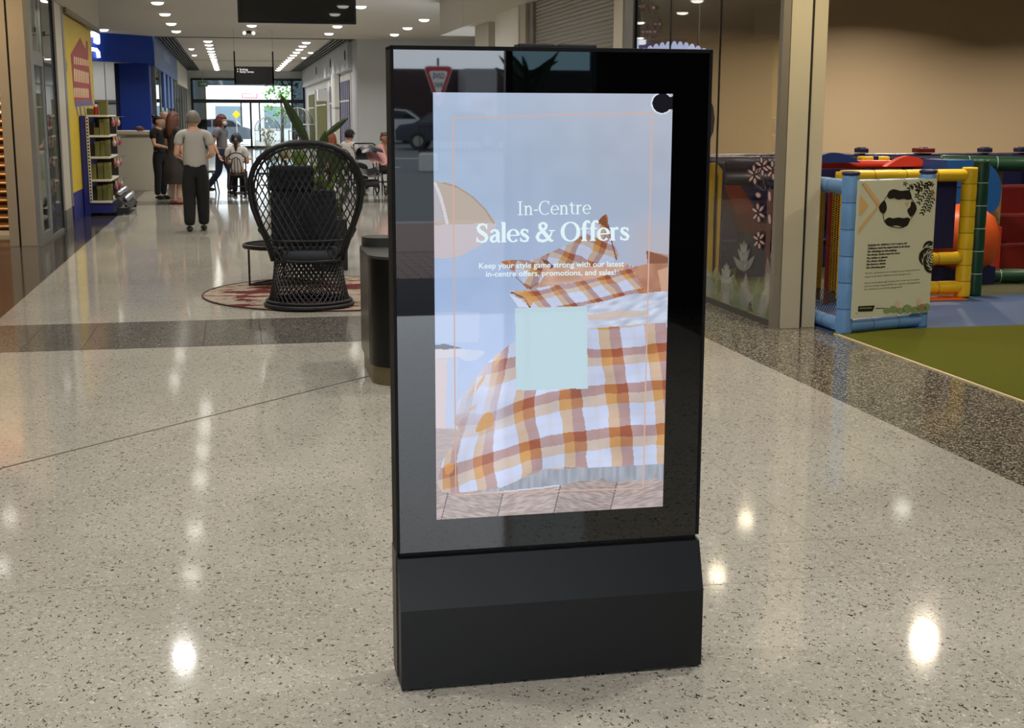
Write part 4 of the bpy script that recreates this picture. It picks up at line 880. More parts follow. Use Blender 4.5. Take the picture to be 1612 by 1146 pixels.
# leafy sprays and flowers in the corner
rr = random.Random(4)
def nleaf(cx, cy_, L_, W_, a, m_, nm_='leaf_print', off=0.0018):
    pts = [(cx+L_*math.cos(t)*math.cos(a)-W_*math.sin(t)*math.sin(a), cy_+L_*math.cos(t)*math.sin(a)+W_*math.sin(t)*math.cos(a)) for t in (2*PI*i/8 for i in range(8))]
    npoly(pts, m_, nm_, off)
def spray(pts, n, L_, W_):
    for i in range(n):
        t = i/(n-1)*(len(pts)-1); k = min(int(t), len(pts)-2); f_ = t-k; x = pts[k][0]+(pts[k+1][0]-pts[k][0])*f_; y = pts[k][1]+(pts[k+1][1]-pts[k][1])*f_; d = math.atan2(pts[k+1][1]-pts[k][1], pts[k+1][0]-pts[k][0])
        for sgn in (-1, 1): nleaf(x+math.cos(d+sgn*.8)*L_*1.0, y+math.sin(d+sgn*.8)*L_*1.0, L_*1.15, W_*1.25, d+sgn*.8, NBK)
        nleaf(x, y, 1.4, .35, d, NBK, 'stem_print')
spray([(1468, 300), (1460, 315), (1452, 334)], 9, 2.7, .85); spray([(1462, 296), (1455, 306), (1447, 318)], 6, 2.4, .8); spray([(1470, 312), (1465, 322), (1462, 330)], 5, 2.2, .75); spray([(1452, 287), (1442, 291), (1432, 297)], 5, 2.4, .9); spray([(1466, 288), (1456, 292), (1446, 300)], 5, 2.8, 1.1)
for (cx, cy_, s_) in ((1425, 289, 4), (1434, 293, 4), (1446, 296, 6), (1444, 308, 5), (1459, 291, 5), (1467, 290, 4)):
    for k in range(5): nleaf(cx+s_*0.6*math.cos(k*1.256), cy_+s_*0.6*math.sin(k*1.256), s_*0.45, s_*0.22, k*1.256, NBK, 'flower_print')
for k in range(5): nleaf(1469+2.2*math.cos(k*1.256), 304+4*math.sin(k*1.256), 1.8, 1.2, k*1.256, NTAN, 'flower_print')
# black rose made of curved strokes
for ring_ in range(6):
    R_ = 24-ring_*4.2; mb = MB()
    for k in range(5):
        a0 = k*1.2566+ring_*0.42; P_ = []
        for i in range(9):
            a = a0+i*0.145; q_ = R_*(1-0.05*i/8)*(0.93+0.09*math.sin((i/8)*PI)); P_.append((1467+q_*0.78*math.cos(a), 404+q_*math.sin(a)))
        wd = [0.5+1.7*math.sin(PI*i/8)*R_/23 for i in range(9)]
        for i in range(8):
            if max(P_[i][0], P_[i+1][0]) > 1469: continue
            dx_, dy_ = P_[i+1][0]-P_[i][0], P_[i+1][1]-P_[i][1]; l = math.hypot(dx_, dy_); nx, ny = -dy_/l, dx_/l
            mb.poly([npt(P_[i][0]+nx*wd[i], P_[i][1]+ny*wd[i], 0.0018), npt(P_[i][0]-nx*wd[i], P_[i][1]-ny*wd[i], 0.0018), npt(P_[i+1][0]-nx*wd[i+1], P_[i+1][1]-ny*wd[i+1], 0.0018), npt(P_[i+1][0]+nx*wd[i+1], P_[i+1][1]+ny*wd[i+1], 0.0018)])
    if mb.v: mb.build('rose_print', NBK, nbd, world=True)
def ntext(body, x0, x1, y, cap, bold, y1=None):
    a, b_ = npt(x0, y, 0.002), npt(x1, y if y1 is None else y1, 0.002); t_ = npt(x0, y-cap, 0.002)
    W_ = (b_-a).length
    o = text_part('notice_text', body, (t_.z-a.z)/0.72, NTX if not bold else NBK, nbd, (a.x-nbd.location.x, a.y-nbd.location.y, a.z-nbd.location.z), width=W_, bold=0.0008 if bold else 0)
    e = (b_-a).normalized(); o.rotation_euler = Matrix((e, NN.cross(e)*-1, -NN)).transposed().to_euler() if False else (PI/2, 0, math.atan2(ND.y, ND.x))
for i, (tx, x1) in enumerate((('Suitable for children 2 to 6 years old', 1427), ('Children must be supervised at all times', 1432), ('No climbing on the netting', 1411), ('No shoes. Socks must be worn', 1416), ('No wallets or glasses', 1397), ('No sharp objects', 1394), ('No food or drinks', 1394), ('No chewing gum', 1393))):
    ntext(tx, 1366-i*0.35, x1, 387.5+i*5.05, 3.1, True)
for tx, x0, x1, y in (('Parents, guardians and caregivers are responsible for', 1362, 1448, 431.5), ('supervising their children in the playground.', 1361, 1433, 437), ('Should Greensborough Centre, the owner and its agents', 1360.5, 1447, 447), ('will not accept responsibility for injuries resulting from', 1360, 1448, 452), ('the children\u2019s use of the playground.', 1360, 1420, 457)):
    ntext(tx, x0, x1, y, 2.6, False)
npoly([q6(*p) for p in ((100, 1012), (225, 1006), (208, 1050), (98, 1053))], NBK, 'logo_plate'); mb = MB()
ntext('', 0, 1, 400, 2, False) if False else None
npoly([q6(*p) for p in ((108, 1024), (200, 1020), (198, 1030), (107, 1033))], mat('logo_green', (120, 128, 96), 0.5), 'logo_print', 0.0025); npoly([q6(*p) for p in ((230, 1026), (298, 1024), (298, 1030), (230, 1032))], NTX, 'logo_print')
for (cx, cy_, L_, W_) in ((1396, 489, 6, 5), (1406, 487, 7, 6), (1417, 489, 7, 5), (1428, 486, 8, 7), (1440, 488, 7, 6), (1451, 485, 8, 7), (1459, 484, 5, 7)): nleaf(cx, cy_, L_, W_, 0, NGRN, 'foliage_print', 0.0016)
for (cx, cy_) in ((1412, 479), (1446, 475)): nleaf(cx, cy_, 3.5, 6, 0, mat('print_pink', (206, 176, 150), 0.5), 'flower_print', 0.0021)
for k in range(4): nleaf(1451, 480+k*2.6, 4.5, 0.8, -0.2, mat('print_red', (170, 92, 78), 0.5), 'stripe_print', 0.0024)
for (x_, y_) in ((1358, 290), (1348, 493), (1468, 289)): v = npt(x_, y_, 0.002); MB().ball(v, 0.005, n=8, m=5).build('fixing', ALU, nbd, world=True)

# yellow padded frame
yf = thing('padded_hurdle', 'large yellow padded tube hurdle behind the notice board', 'hurdle', (5.9, 10.9, 0))
padtube(yf, 'post', (6.49, 10.92, 0.012), (6.49, 10.92, 1.185), 0.068, PYE, SEAM[1], 0.15); padtube(yf, 'top_rail', (5.24, 10.92, 1.112), (6.46, 10.92, 1.115), 0.056, PYE, SEAM[1], 0.3)
padtube(yf, 'post', (5.26, 10.95, 0.01), (5.26, 10.95, 1.15), 0.056, PYE, SEAM[1], 0.3); padtube(yf, 'lower_rail', (5.3, 10.92, 0.36), (6.44, 10.92, 0.37), 0.056, PYE, SEAM[1], 0.22); padtube(yf, 'bottom_rail', (5.3, 10.92, 0.10), (6.46, 10.92, 0.10), 0.06, PYE, SEAM[1], 0.24)
MB().box(5.9, 6.41, 10.99, 11.03, 0.45, 1.09).build('navy_net_panel', mat('net_navy', (22, 22, 66), 0.8, var=0.3, vscale=40), yf, world=True)
# green posts and rails
g1 = thing('padded_post', 'dark green padded post with white bands beside the yellow frame', 'post', (6.68, 11.0, 0))
padtube(g1, 'post', (6.66, 11.02, 0.004), (6.66, 11.02, 1.25), 0.072, PGR, SEAM[2], 0.215)
g2 = thing('padded_barrier', 'dark green padded barrier with posts at the right edge', 'barrier', (7.6, 12.3, 0))
padtube(g2, 'post', (7.45, 12.6, 0.004), (7.45, 12.6, 1.2), 0.06, PGR, SEAM[2], 0.25); padtube(g2, 'top_rail', (7.2, 12.7, 1.17), (9.4, 12.1, 1.12), 0.075, PGR, SEAM[2], 0.3); padtube(g2, 'bottom_rail', (6.9, 11.9, 0.08), (9.2, 11.5, 0.08), 0.07, PGR, SEAM[2], 0.26)
# blue dome, orange tunnel, red steps, mesh pads
XD0, XD1 = atY(1492, 260, 12.3).x, atY(1579, 260, 12.3).x; ZD1, ZD0 = atY(1560, 252, 12.3).z, atY(1560, 335, 12.3).z
wd_ = XD1-XD0; hd_ = ZD1-ZD0; cr_ = min(hd_*0.62, wd_*0.5)
dpts = [(-wd_/2, 0), (wd_/2-cr_*0.4, 0)]+[(wd_/2-cr_*0.4+cr_*0.4*math.sin(a), cr_*0.5-cr_*0.5*math.cos(a)) for a in (PI/2*i/6 for i in range(1, 7))]+[(wd_/2-cr_+cr_*math.cos(a), hd_-cr_+cr_*math.sin(a)) for a in (PI/2*i/10 for i in range(11))]+[(-wd_/2, hd_)]
dm = MB().prism(dpts, 1, -0.25, 0.25).build('blue_tunnel', PMB, None, loc=((XD0+XD1)/2, 12.55, ZD0), smooth=True, auto=50); tag(dm, 'big rounded blue padded tunnel behind the green post', 'play tunnel')
MB().lathe([(0.05, 0), (0.05, ZD0)], n=10).build('support_post', PNV, dm, loc=(-0.1, 0, -ZD0+0.004)); MB().box(-wd_/2, wd_/2-cr_, -0.256, -0.25, hd_*0.5, hd_*0.5+0.008).build('seam', SEAM[3], dm)
on = MB().lathe([(0.001, 0.0), (0.30, 0.0), (0.36, 0.06), (0.40, 0.2), (0.40, 0.34), (0.34, 0.5), (0.2, 0.6), (0.001, 0.63)], n=26, sx=1, sy=0.8).build('orange_tunnel_pod', POR, None, smooth=True, loc=(7.03, 11.95, 0.16)); tag(on, 'orange rounded tunnel pod under the blue dome', 'play pod')
MB().box(-0.12, -0.02, -0.33, -0.30, -0.02, 0.12).build('foot_pad', PRE, on); MB().box(-0.3, 0.3, -0.2, 0.2, -0.155, 0.02).build('base_pad', PNV, on)
on2 = MB().lathe([(0.001, 0.0), (0.2, 0.0), (0.25, 0.05), (0.25, 0.35), (0.001, 0.42)], n=20).build('orange_roller', POR, None, smooth=True, loc=(6.15, 11.6, 0.48)); tag(on2, 'dim orange roller behind the navy net', 'play roller'); MB().lathe([(0.06, 0), (0.06, 0.48)], n=10).build('axle', PNV, on2, loc=(0, 0, -0.476))
stp = thing('padded_steps', 'dark red padded steps at the right edge of the play area', 'steps', (8.2, 13.2, 0))
for k in range(3): MB().box(7.6+k*0.0, 9.6, 12.75+k*0.22, 12.97+k*0.22, 0.004, 0.3+k*0.3, bev=0.03).build('step', pad((104, 20, 16), 'darkred'), stp, world=True)
mp = thing('mesh_pad', 'tan mesh pad standing beside the red steps', 'pad', (7.75, 12.6, 0)); MB().box(7.68, 7.86, 12.57, 12.65, 0.5, 1.1, bev=0.02).build('mesh', mat('mesh_tan', (138, 112, 70), 0.7, var=0.25, vscale=60), mp, world=True); MB().box(7.66, 7.88, 12.56, 12.66, 0.004, 0.5, bev=0.01).build('foot', PRE, mp, world=True); MB().box(7.66, 7.88, 12.56, 12.66, 1.1, 1.14).build('cap', PNV, mp, world=True)
ypd = thing('yellow_pad', 'dim yellow pad between the green posts', 'pad', (7.25, 12.9, 0)); MB().box(7.12, 7.28, 12.88, 12.96, 0.004, 0.95, bev=0.02).build('face', PYE, ypd, world=True); MB().box(7.11, 7.29, 12.87, 12.97, 0.95, 0.99).build('cap', PNV, ypd, world=True)
# yellow mesh strips by the gate
MESHY = mat('mesh_yellow', (176, 134, 30), 0.7)
def mesh_strip(x, y, w_, lab):
    t = thing('mesh_strip', lab, 'mesh strip', (x, y, 0.12)); mb = MB()
    n = 46
    for k in range(n):
        z_ = k*0.02
        mb.bar((-w_/2, 0, z_), (w_/2, 0, z_+0.03), 0.004, 0.006); mb.bar((w_/2, 0, z_), (-w_/2, 0, z_+0.03), 0.004, 0.006)
    tag(mb.build('mesh', MESHY, t), None, None, None, 'stuff')
    MB().box(-w_/2, w_/2, 0.01, 0.02, -0.1, 0.97).build('backing', mat('mesh_backing', (84, 60, 20), 0.8), t); MB().box(-w_/2-0.03, -w_/2, 0, 0.03, -0.115, 0.97).build('edge_pad', pad((110, 24, 18), 'deepred'), t)
mesh_strip(atY(1290, 400, 10.9).x, 10.9, 0.06, 'yellow mesh strip beside the clad column'); mesh_strip(atY(1313, 400, 10.7).x, 10.7, 0.075, 'yellow mesh strip beside the blue gate post')
nv = thing('padded_wall', 'long low navy padded wall behind the yellow frame', 'padded wall', (7.0, 13.6, 0))
for k in range(9): MB().box(4.7+k*1.0, 5.68+k*1.0, 13.5, 13.62, 0.004, 1.10, bev=0.03).build('pad_panel', PNV, nv, world=True)
padtube(nv, 'top_rail', (4.7, 13.55, 1.17), (13.6, 13.55, 1.17), 0.07, PNV, SEAM[3], 0.4)
MB().box(4.75, 13.5, 13.46, 13.50, 0.3, 0.32).build('seam', SEAM[3], nv, world=True)
# coloured shapes along the top
def arch(name, lab, x0, x1, y, z0, h_, m_, cat):
    t = MB().prism([(x0-(x0+x1)/2+(x1-x0)*i/14, (h_*math.sin(PI*i/14)) if 0 < i < 14 else 0.0) for i in range(15)], 1, -0.05, 0.05).build(name, m_, None, loc=((x0+x1)/2, y, z0)); return tag(t, lab, cat)
def span(x0, x1, y, Y): a_, b2 = atY(x0, y, Y), atY(x1, y, Y); return a_.x, b2.x, (a_.z+b2.z)/2
xa, xb, za = span(1268, 1352, 256, 13.0); arch('blue_hump', 'dark blue padded hump above the red rail next to the clad column', xa, xb, 13.0, za, 0.105, pad((26, 50, 110), 'hump_blue'), 'padded hump')
xa, xb, za = span(1392, 1464, 262, 12.9); arch('red_hump', 'red padded hump at the right end of the red rail', xa, xb, 12.9, za, 0.11, PRE, 'padded hump'); MB().box(-0.05, 0.05, -0.03, 0.03, -za+0.004, 0.0).build('support', PNV, bpy.data.objects['red_hump'])
xa, xb, za = span(1270, 1460, 258, 13.1); rd = thing('padded_rail', 'red padded rail above the yellow hurdle', 'rail', ((xa+xb)/2, 13.12, za)); padtube(rd, 'tube', (xa, 13.12, za), (xb, 13.12, za-0.01), 0.045, PRE, mat('seam_red', (130, 34, 24), 0.6), 0.5)
for x_ in (xa+0.1, (xa+xb)/2, xb-0.1): MB().box(x_-0.04, x_+0.04, 13.09, 13.15, 0.004, za-0.03).build('support', PNV, rd, world=True)
xa, xb, za = span(1352, 1397, 257, 13.3); yl = tag(MB().box(-(xb-xa)/2, (xb-xa)/2, -0.06, 0.06, 0, 0.075, bev=0.02).build('yellow_block', PYE, None, loc=((xa+xb)/2, 13.3, za)), 'yellow padded block between the blue and red humps', 'padded block'); MB().box(-0.03, 0.03, -0.065, 0.065, -0.005, 0.08, bev=0.01).build('strap', PNV, yl); MB().box(-0.03, 0.03, -0.03, 0.03, -za+0.004, 0).build('support', PNV, yl)
for i, (p0, p1, py_, m_, lab) in enumerate(((1349, 1362, 247, PNV, 'navy joint cap left of the yellow block'), (1440, 1466, 247, pad((110, 24, 18), 'deepred'), 'dark red joint cap above the red hump'), (1543, 1556, 247, PNV, 'navy joint cap above the blue tunnel'), (1600, 1618, 249, PNV, 'navy joint cap at the right edge'))):
    xa, xb, za = span(p0, p1, py_, 13.55); c = tag(MB().box(-(xb-xa)/2, (xb-xa)/2, -0.08, 0.08, 0, 0.05, bev=0.012).build('joint_cap', m_, None, loc=((xa+xb)/2, 13.55, 1.245)), lab, 'cap', 'joint caps on the navy rail'); MB().box(-0.03, 0.03, -0.05, 0.05, 0.05, 0.058).build('lid', PNV, c)
# behind the glass: yellow panel, navy frame, red slide, blue post
yg = thing('yellow_play_wall', 'tall yellow play panel behind the glass beside the kiosk', 'panel', (4.36, 11.75, 0)); MB().prism([(-0.16, 0.0), (0.06, 0.0), (0.075, 1.14), (0.02, 1.2), (-0.16, 1.2)], 1, -0.04, 0.04).build('face', PYE, yg); MB().box(0.02, 0.035, -0.045, -0.04, 0.1, 1.1).build('seam', SEAM[1], yg); MB().box(0.0, 0.02, -0.05, -0.04, 0.6, 0.9).build('latch', NBK, yg)
vf = thing('padded_hurdle', 'navy padded tube hurdle behind the glass', 'hurdle', (4.9, 12.4, 0)); padtube(vf, 'post', (4.60, 12.3, 0.004), (4.60, 12.3, 1.2), 0.075, PNV, SEAM[3], 0.2); padtube(vf, 'top_rail', (4.3, 12.4, 1.18), (5.6, 12.4, 1.16), 0.08, PNV, SEAM[3], 0.3); padtube(vf, 'mid_rail', (4.66, 12.3, 1.03), (5.5, 12.3, 1.03), 0.06, pad((60, 60, 90), 'greyblue'), SEAM[3], 0.3)
PRD = pad((128, 40, 28), 'slide_red'); sl = thing('slide', 'red slide in the dark behind the glass', 'slide', (5.1, 12.9, 0)); MB().add([(4.82, 12.75, 1.0), (4.98, 12.75, 1.0), (5.38, 12.75, 0.45), (5.1, 12.75, 0.45), (4.82, 13.0, 1.0), (4.98, 13.0, 1.0), (5.38, 13.0, 0.45), (5.1, 13.0, 0.45)], [(0, 3, 2, 1), (4, 5, 6, 7), (0, 1, 5, 4), (1, 2, 6, 5), (2, 3, 7, 6), (3, 0, 4, 7)]).build('chute', PRD, sl, world=True); MB().box(5.1, 5.36, 12.77, 12.98, 0.004, 0.46).build('support', PNV, sl, world=True); MB().box(4.72, 4.80, 12.75, 13.0, 0.004, 1.02).build('yellow_side', PYE, sl, world=True)
bp_ = thing('padded_post', 'light blue padded post behind the printed flowers on the glass', 'post', (4.95, 10.9, 0)); padtube(bp_, 'post', (4.64, 10.45, 0.004), (4.64, 10.45, 1.18), 0.07, PBL, SEAM[0], 0.25)
# glowing scallops added behind the glass, standing in for a reflection in it
sg = thing('scalloped_reflection', 'glowing white and blue scalloped reflection stand-in behind the glass above the kiosk', 'sign', (5.9, 15.5, 2.3))
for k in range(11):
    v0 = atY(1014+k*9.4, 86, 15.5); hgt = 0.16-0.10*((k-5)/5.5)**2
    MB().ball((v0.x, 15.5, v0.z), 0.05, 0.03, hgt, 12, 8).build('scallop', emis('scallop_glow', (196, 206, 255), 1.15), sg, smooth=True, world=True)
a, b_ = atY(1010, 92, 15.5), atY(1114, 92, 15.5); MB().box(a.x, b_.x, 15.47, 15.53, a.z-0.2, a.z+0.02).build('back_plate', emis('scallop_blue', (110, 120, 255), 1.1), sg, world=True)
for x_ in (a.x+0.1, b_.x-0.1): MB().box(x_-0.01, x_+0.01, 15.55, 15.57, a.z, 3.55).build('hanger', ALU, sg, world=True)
# ------------------------------------------------------------------ round rug, peacock chair, side table
def rug_mat():
    m = bpy.data.materials.new('rug_abstract'); m.use_nodes = True; nt = m.node_tree; b = nt.nodes['Principled BSDF']; L = nt.links
    tc = nt.nodes.new('ShaderNodeTexCoord'); mp = nt.nodes.new('ShaderNodeMapping'); mp.inputs['Scale'].default_value = (1.0, 2.2, 1); mp.inputs['Location'].default_value = (3.1, 1.2, 0); L.new(tc.outputs['Object'], mp.inputs[0])
    n = nt.nodes.new('ShaderNodeTexNoise'); n.inputs['Scale'].default_value = 1.7; n.inputs['Detail'].default_value = 7; n.inputs['Roughness'].default_value = 0.62; L.new(mp.outputs[0], n.inputs['Vector'])
    r = nt.nodes.new('ShaderNodeValToRGB'); r.color_ramp.interpolation = 'CONSTANT'; L.new(n.outputs['Fac'], r.inputs[0])
    els = [(0.0, (54, 26, 24)), (0.36, (92, 40, 36)), (0.49, (150, 138, 122)), (0.58, (132, 118, 102)), (0.62, (98, 44, 40)), (0.72, (60, 42, 38))]
    while len(r.color_ramp.elements) < len(els): r.color_ramp.elements.new(0.5)
    for e, (p, c) in zip(r.color_ramp.elements, els): e.position = p; e.color = (*s2l(c), 1)
    L.new(r.outputs[0], b.inputs['Base Color']); b.inputs['Roughness'].default_value = 0.95; b.inputs['Specular IOR Level'].default_value = 0.1
    return m
rug = thing('round_rug', 'round rug in abstract dark red and beige under the black wicker chair', 'rug', (0.90, 12.33, 0))
MB().lathe([(1.21, 0.0), (1.215, 0.006), (1.20, 0.011), (0.001, 0.011)], n=64).build('pile', rug_mat(), rug)
MB().tube([(1.222*math.cos(2*PI*i/64), 1.222*math.sin(2*PI*i/64), 0.006) for i in range(64)], 0.008, 6, closed=True).build('bound_edge', mat('rug_edge', (70, 40, 34), 0.9), rug, smooth=True)
WICK = mat('wicker_black', (20, 20, 22), 0.5, var=0.15, vscale=60)
ch = thing('peacock_chair', 'black wicker peacock chair seen from behind, with a tall round fan back', 'chair', (0.60, 11.46, 0.0125), math.radians(-4))
def base_r(z): return 0.285+0.07*max(0.0, (0.40-z)/0.40)**1.6
mb = MB(); NS = 44
for d_ in (-1, 1):
    for k in range(NS):
        pts = []
        for i in range(9):
            z = 0.02+i/8*0.39; a = 2*PI*k/NS+d_*i/8*0.95; r_ = base_r(z); pts.append((r_*math.cos(a), r_*math.sin(a)*0.92, z))
        mb.tube(pts, 0.0066, 4, cap=False)
tag(mb.build('base_lattice', WICK, ch), None, None, None, 'stuff')
for z, r_, t_ in ((0.018, 0.372, 0.018), (0.05, 0.36, 0.014), (0.405, 0.298, 0.014), (0.27, 0.292, 0.006)):
    MB().tube([(r_*math.cos(2*PI*i/40), r_*math.sin(2*PI*i/40)*0.92, z) for i in range(40)], t_, 8, closed=True).build('hoop', WICK, ch, smooth=True)
FW = [(0.40, 0.292), (0.5, 0.318), (0.6, 0.352), (0.72, 0.40), (0.85, 0.445), (0.98, 0.466), (1.08, 0.462), (1.18, 0.428), (1.26, 0.375), (1.32, 0.305), (1.36, 0.225), (1.385, 0.13), (1.393, 0.0)]
def fw(z): return float(np.interp(z, [p[0] for p in FW], [p[1] for p in FW]))
def fan(x, z):               # back surface of the chair, curved around the sitter
    wv = 0.30+0.2*min(1, max(0, (z-0.4)/0.5)); t = max(-1, min(1, x/wv)); dp = 0.27-0.13*min(1, max(0, (z-0.4)/0.7))
    return (x, -dp*math.sqrt(max(0, 1-t*t*0.96))-0.10*max(0, z-0.5), z)
mb = MB(); sl_ = 0.52
for d_ in (-1, 1):
    for k in range(-28, 29):
        c = k*0.052; run = []
        for i in range(80):
            z = 0.41+i/79*0.98; x = c+d_*sl_*(z-0.9)
            if abs(x) < fw(z)-0.006: run.append(fan(x, z))
            else:
                if len(run) > 1: mb.tube(run[::2] if len(run) > 4 else run, 0.0068, 4, cap=False)
                run = []
        if len(run) > 1: mb.tube(run[::2] if len(run) > 4 else run, 0.0068, 4, cap=False)
tag(mb.build('back_lattice', WICK, ch), None, None, None, 'stuff')
rim = [fan(-w_, z) for z, w_ in FW]+[fan(w_, z) for z, w_ in FW[-2::-1]]
MB().tube(rim, 0.024, 8).build('rim', WICK, ch, smooth=True)
MB().tube([fan(p[0]*0.93, 0.40+(p[2]-0.40)*0.965) for p in rim], 0.011, 6).build('inner_rim', WICK, ch, smooth=True)
MB().tube([fan(-fw(0.57)*(1-i/6), 0.575) for i in range(7)]+[fan(fw(0.57)*i/6, 0.575) for i in range(1, 7)], 0.009, 6).build('hoop', WICK, ch, smooth=True)
for sgn in (-1, 1):          # solid woven arms sweeping forward
    MB().grid(lambda u, v, sgn=sgn: (sgn*(0.30+0.10*v-0.05*u*(1-v)), -0.05+0.36*u, 0.40+0.26*v*(1-0.35*u)), 8, 6).build('arm_panel', WICK, ch, smooth=True)
    MB().tube([(sgn*(0.40-0.02*u), -0.05+0.37*u, 0.66-0.09*u) for u in (0, .25, .5, .75, 1)], 0.018, 8).build('arm_rail', WICK, ch, smooth=True)
CUSH = mat('cushion_charcoal', (44, 47, 54), 0.9, var=0.12, vscale=14, bump=0.2, bscale=200)
MB().lathe([(0.001, 0.40), (0.27, 0.40), (0.29, 0.43), (0.28, 0.49), (0.2, 0.51), (0.001, 0.51)], n=24).build('seat_cushion', CUSH, ch, smooth=True)
MB().box(-0.30, 0.25, -0.165, -0.04, 0.52, 1.0, bev=0.045).build('back_cushion', CUSH, ch, smooth=True)
MB().box(-0.305, 0.07, -0.175, -0.07, 0.985, 1.205, bev=0.04).build('head_cushion', CUSH, ch, smooth=True)

st = thing('side_table', 'low round table with a dark glass top behind the wicker chair', 'table', (0.46, 13.05, 0.012))
TM = mat('table_metal', (40, 26, 24), 0.4, metal=0.3)
MB().lathe([(0.40, 0.355), (0.405, 0.36), (0.405, 0.392), (0.40, 0.395), (0.385, 0.395), (0.385, 0.355)], n=48, closed_ends=False).build('rim', TM, st, smooth=True, auto=40)
MB().lathe([(0.001, 0.388), (0.386, 0.388), (0.386, 0.378), (0.001, 0.378)], n=48, closed_ends=False).build('glass_top', mat('table_dark_glass', (40, 44, 44), 0.03, spec=1.0), st)
for a in (200, 340, 90):
    x_, y_ = 0.37*math.cos(math.radians(a)), 0.37*math.sin(math.radians(a)); MB().box(x_-0.01, x_+0.01, y_-0.01, y_+0.01, 0.0, 0.36).build('leg', TM, st)
for a, b2 in ((200, 340), (340, 90), (90, 200)):
    MB().bar((0.37*math.cos(math.radians(a)), 0.37*math.sin(math.radians(a)), 0.012), (0.37*math.cos(math.radians(b2)), 0.37*math.sin(math.radians(b2)), 0.012), 0.016, 0.016).build('stretcher', TM, st)
sp_ = thing('salt_shaker', 'tiny clear shaker standing on the low side table', 'shaker', (0.33, 13.1, 0.4005)); MB().lathe([(0.015, 0), (0.017, 0.002), (0.014, 0.045), (0.01, 0.05)], n=12).build('body', mat('shaker_pale', (180, 184, 184), 0.2), sp_, smooth=True); MB().lathe([(0.012, 0.05), (0.012, 0.065), (0.004, 0.072)], n=12).build('cap', ALU, sp_, smooth=True)

# ------------------------------------------------------------------ litter bin behind the kiosk
bn = thing('litter_bin', 'dark rounded litter bin with a brass kick base behind the kiosk', 'bin', (1.08, 8.3, 0))
def rrect(x0, x1, y0, y1, r_, n=7):
    o = []
    for cx, cy_, a0 in ((x1-r_, y0+r_, -90), (x1-r_, y1-r_, 0), (x0+r_, y1-r_, 90), (x0+r_, y0+r_, 180)):
        for i in range(n+1): a = math.radians(a0+90*i/n); o.append((cx+r_*math.cos(a), cy_+r_*math.sin(a)))
    return o
BX = (0.785, 1.38, 7.86, 8.78)
BINM = mat('bin_black', (16, 15, 15), 0.28, metal=0.3); BRASS = mat('brass_dull', (128, 116, 88), 0.35, metal=0.7, var=0.1, vscale=30)
MB().prism(rrect(*BX, 0.20), 2, 0.115, 0.775).build('body', BINM, bn, smooth=True, world=True, auto=30)
MB().prism(rrect(BX[0]+0.012, BX[1]-0.012, BX[2]+0.012, BX[3]-0.012, 0.19), 2, 0.0, 0.116).build('kick_base', BRASS, bn, smooth=True, world=True, auto=30)
MB().prism(rrect(BX[0]-0.004, BX[1]+0.004, BX[2]-0.004, BX[3]+0.004, 0.205), 2, 0.775, 0.792).build('lid', mat('bin_lid', (74, 74, 72), 0.35, metal=0.5), bn, smooth=True, world=True, auto=30)
MB().prism([(1.1+0.17*math.cos(t), 8.12+0.10*math.sin(t)) for t in (2*PI*i/24 for i in range(24))], 2, 0.7915, 0.7935).build('opening', BLACK, bn, world=True)
MB().prism(rrect(0.80, 1.36, 8.50, 8.76, 0.12), 2, 0.792, 0.85).build('hood', mat('bin_hood', (62, 62, 56), 0.4, metal=0.4), bn, smooth=True, world=True, auto=30)
MB().prism([(0.783, 8.06), (0.79, 8.06), (0.79, 8.60), (0.783, 8.60)], 2, 0.13, 0.77).build('side_panel', mat('bin_side', (88, 84, 78), 0.25, metal=0.8), bn, world=True)

# ------------------------------------------------------------------ hanging screen and direction sign
hs = thing('hanging_screen', 'black hanging television screen at the top edge, switched off', 'television', (0.74, 15.05, 2.62))
MB().box(0.10, 1.375, 15.0, 15.07, 2.615, 3.35, bev=0.006).build('housing', BLACK, hs, world=True); MB().box(0.125, 1.35, 14.995, 15.002, 2.64, 3.325).build('panel', GLOSS, hs, world=True)
for x_ in (0.5, 1.0): MB().tube([(x_, 15.04, 3.34), (x_, 15.04, CEIL)], 0.015, 8).build('hanger', ALU, hs, world=True)
ds = thing('direction_sign', 'small black hanging direction sign with two white lines of lettering', 'sign', (0.61, 36.0, 2.44))
MB().box(0.10, 1.115, 35.98, 36.02, 2.44, 2.895).build('board', BLACK, ds, world=True)
for x_ in (0.115, 1.10): MB().box(x_-0.02, x_+0.02, 35.98, 36.02, 2.44, 3.28).build('hanger', BLACK, ds, world=True); MB().tube([(x_, 36, 3.28), (x_, 36, CEIL)], 0.004, 5).build('wire', ALU, ds, world=True)
SGW = mat('sign_print_white', (226, 226, 222), 0.5, emit=(226, 226, 222), estr=0.25)
for tx, z_, w_ in (('Bookings', 2.795, 0.21), ('Stanley Terrace', 2.735, 0.36)):
    o = text_part('sign_text', tx, 0.075, SGW, ds, (0.24-0.61, -0.024, z_-2.44), width=w_, bold=0.003)
for z_ in (2.80, 2.74): MB().add([(0.175, 35.978, z_), (0.175, 35.978, z_+0.05), (0.215, 35.978, z_+0.025)], [(0, 1, 2)]).build('arrow_print', SGW, ds, world=True)
# small ceiling fittings beside the sign
sp2 = thing('twin_spotlight', 'small twin emergency spotlight under the ceiling above the direction sign', 'spotlight', (0.52, 36.8, CEIL)); MB().box(-0.06, 0.06, -0.05, 0.05, -0.07, 0).build('bracket', BLACK, sp2)
for x_ in (-0.12, 0.12): MB().ball((x_, 0, -0.06), 0.045, n=12, m=8).build('head', emis('spot_glow', (255, 252, 244), 2.0), sp2, smooth=True)
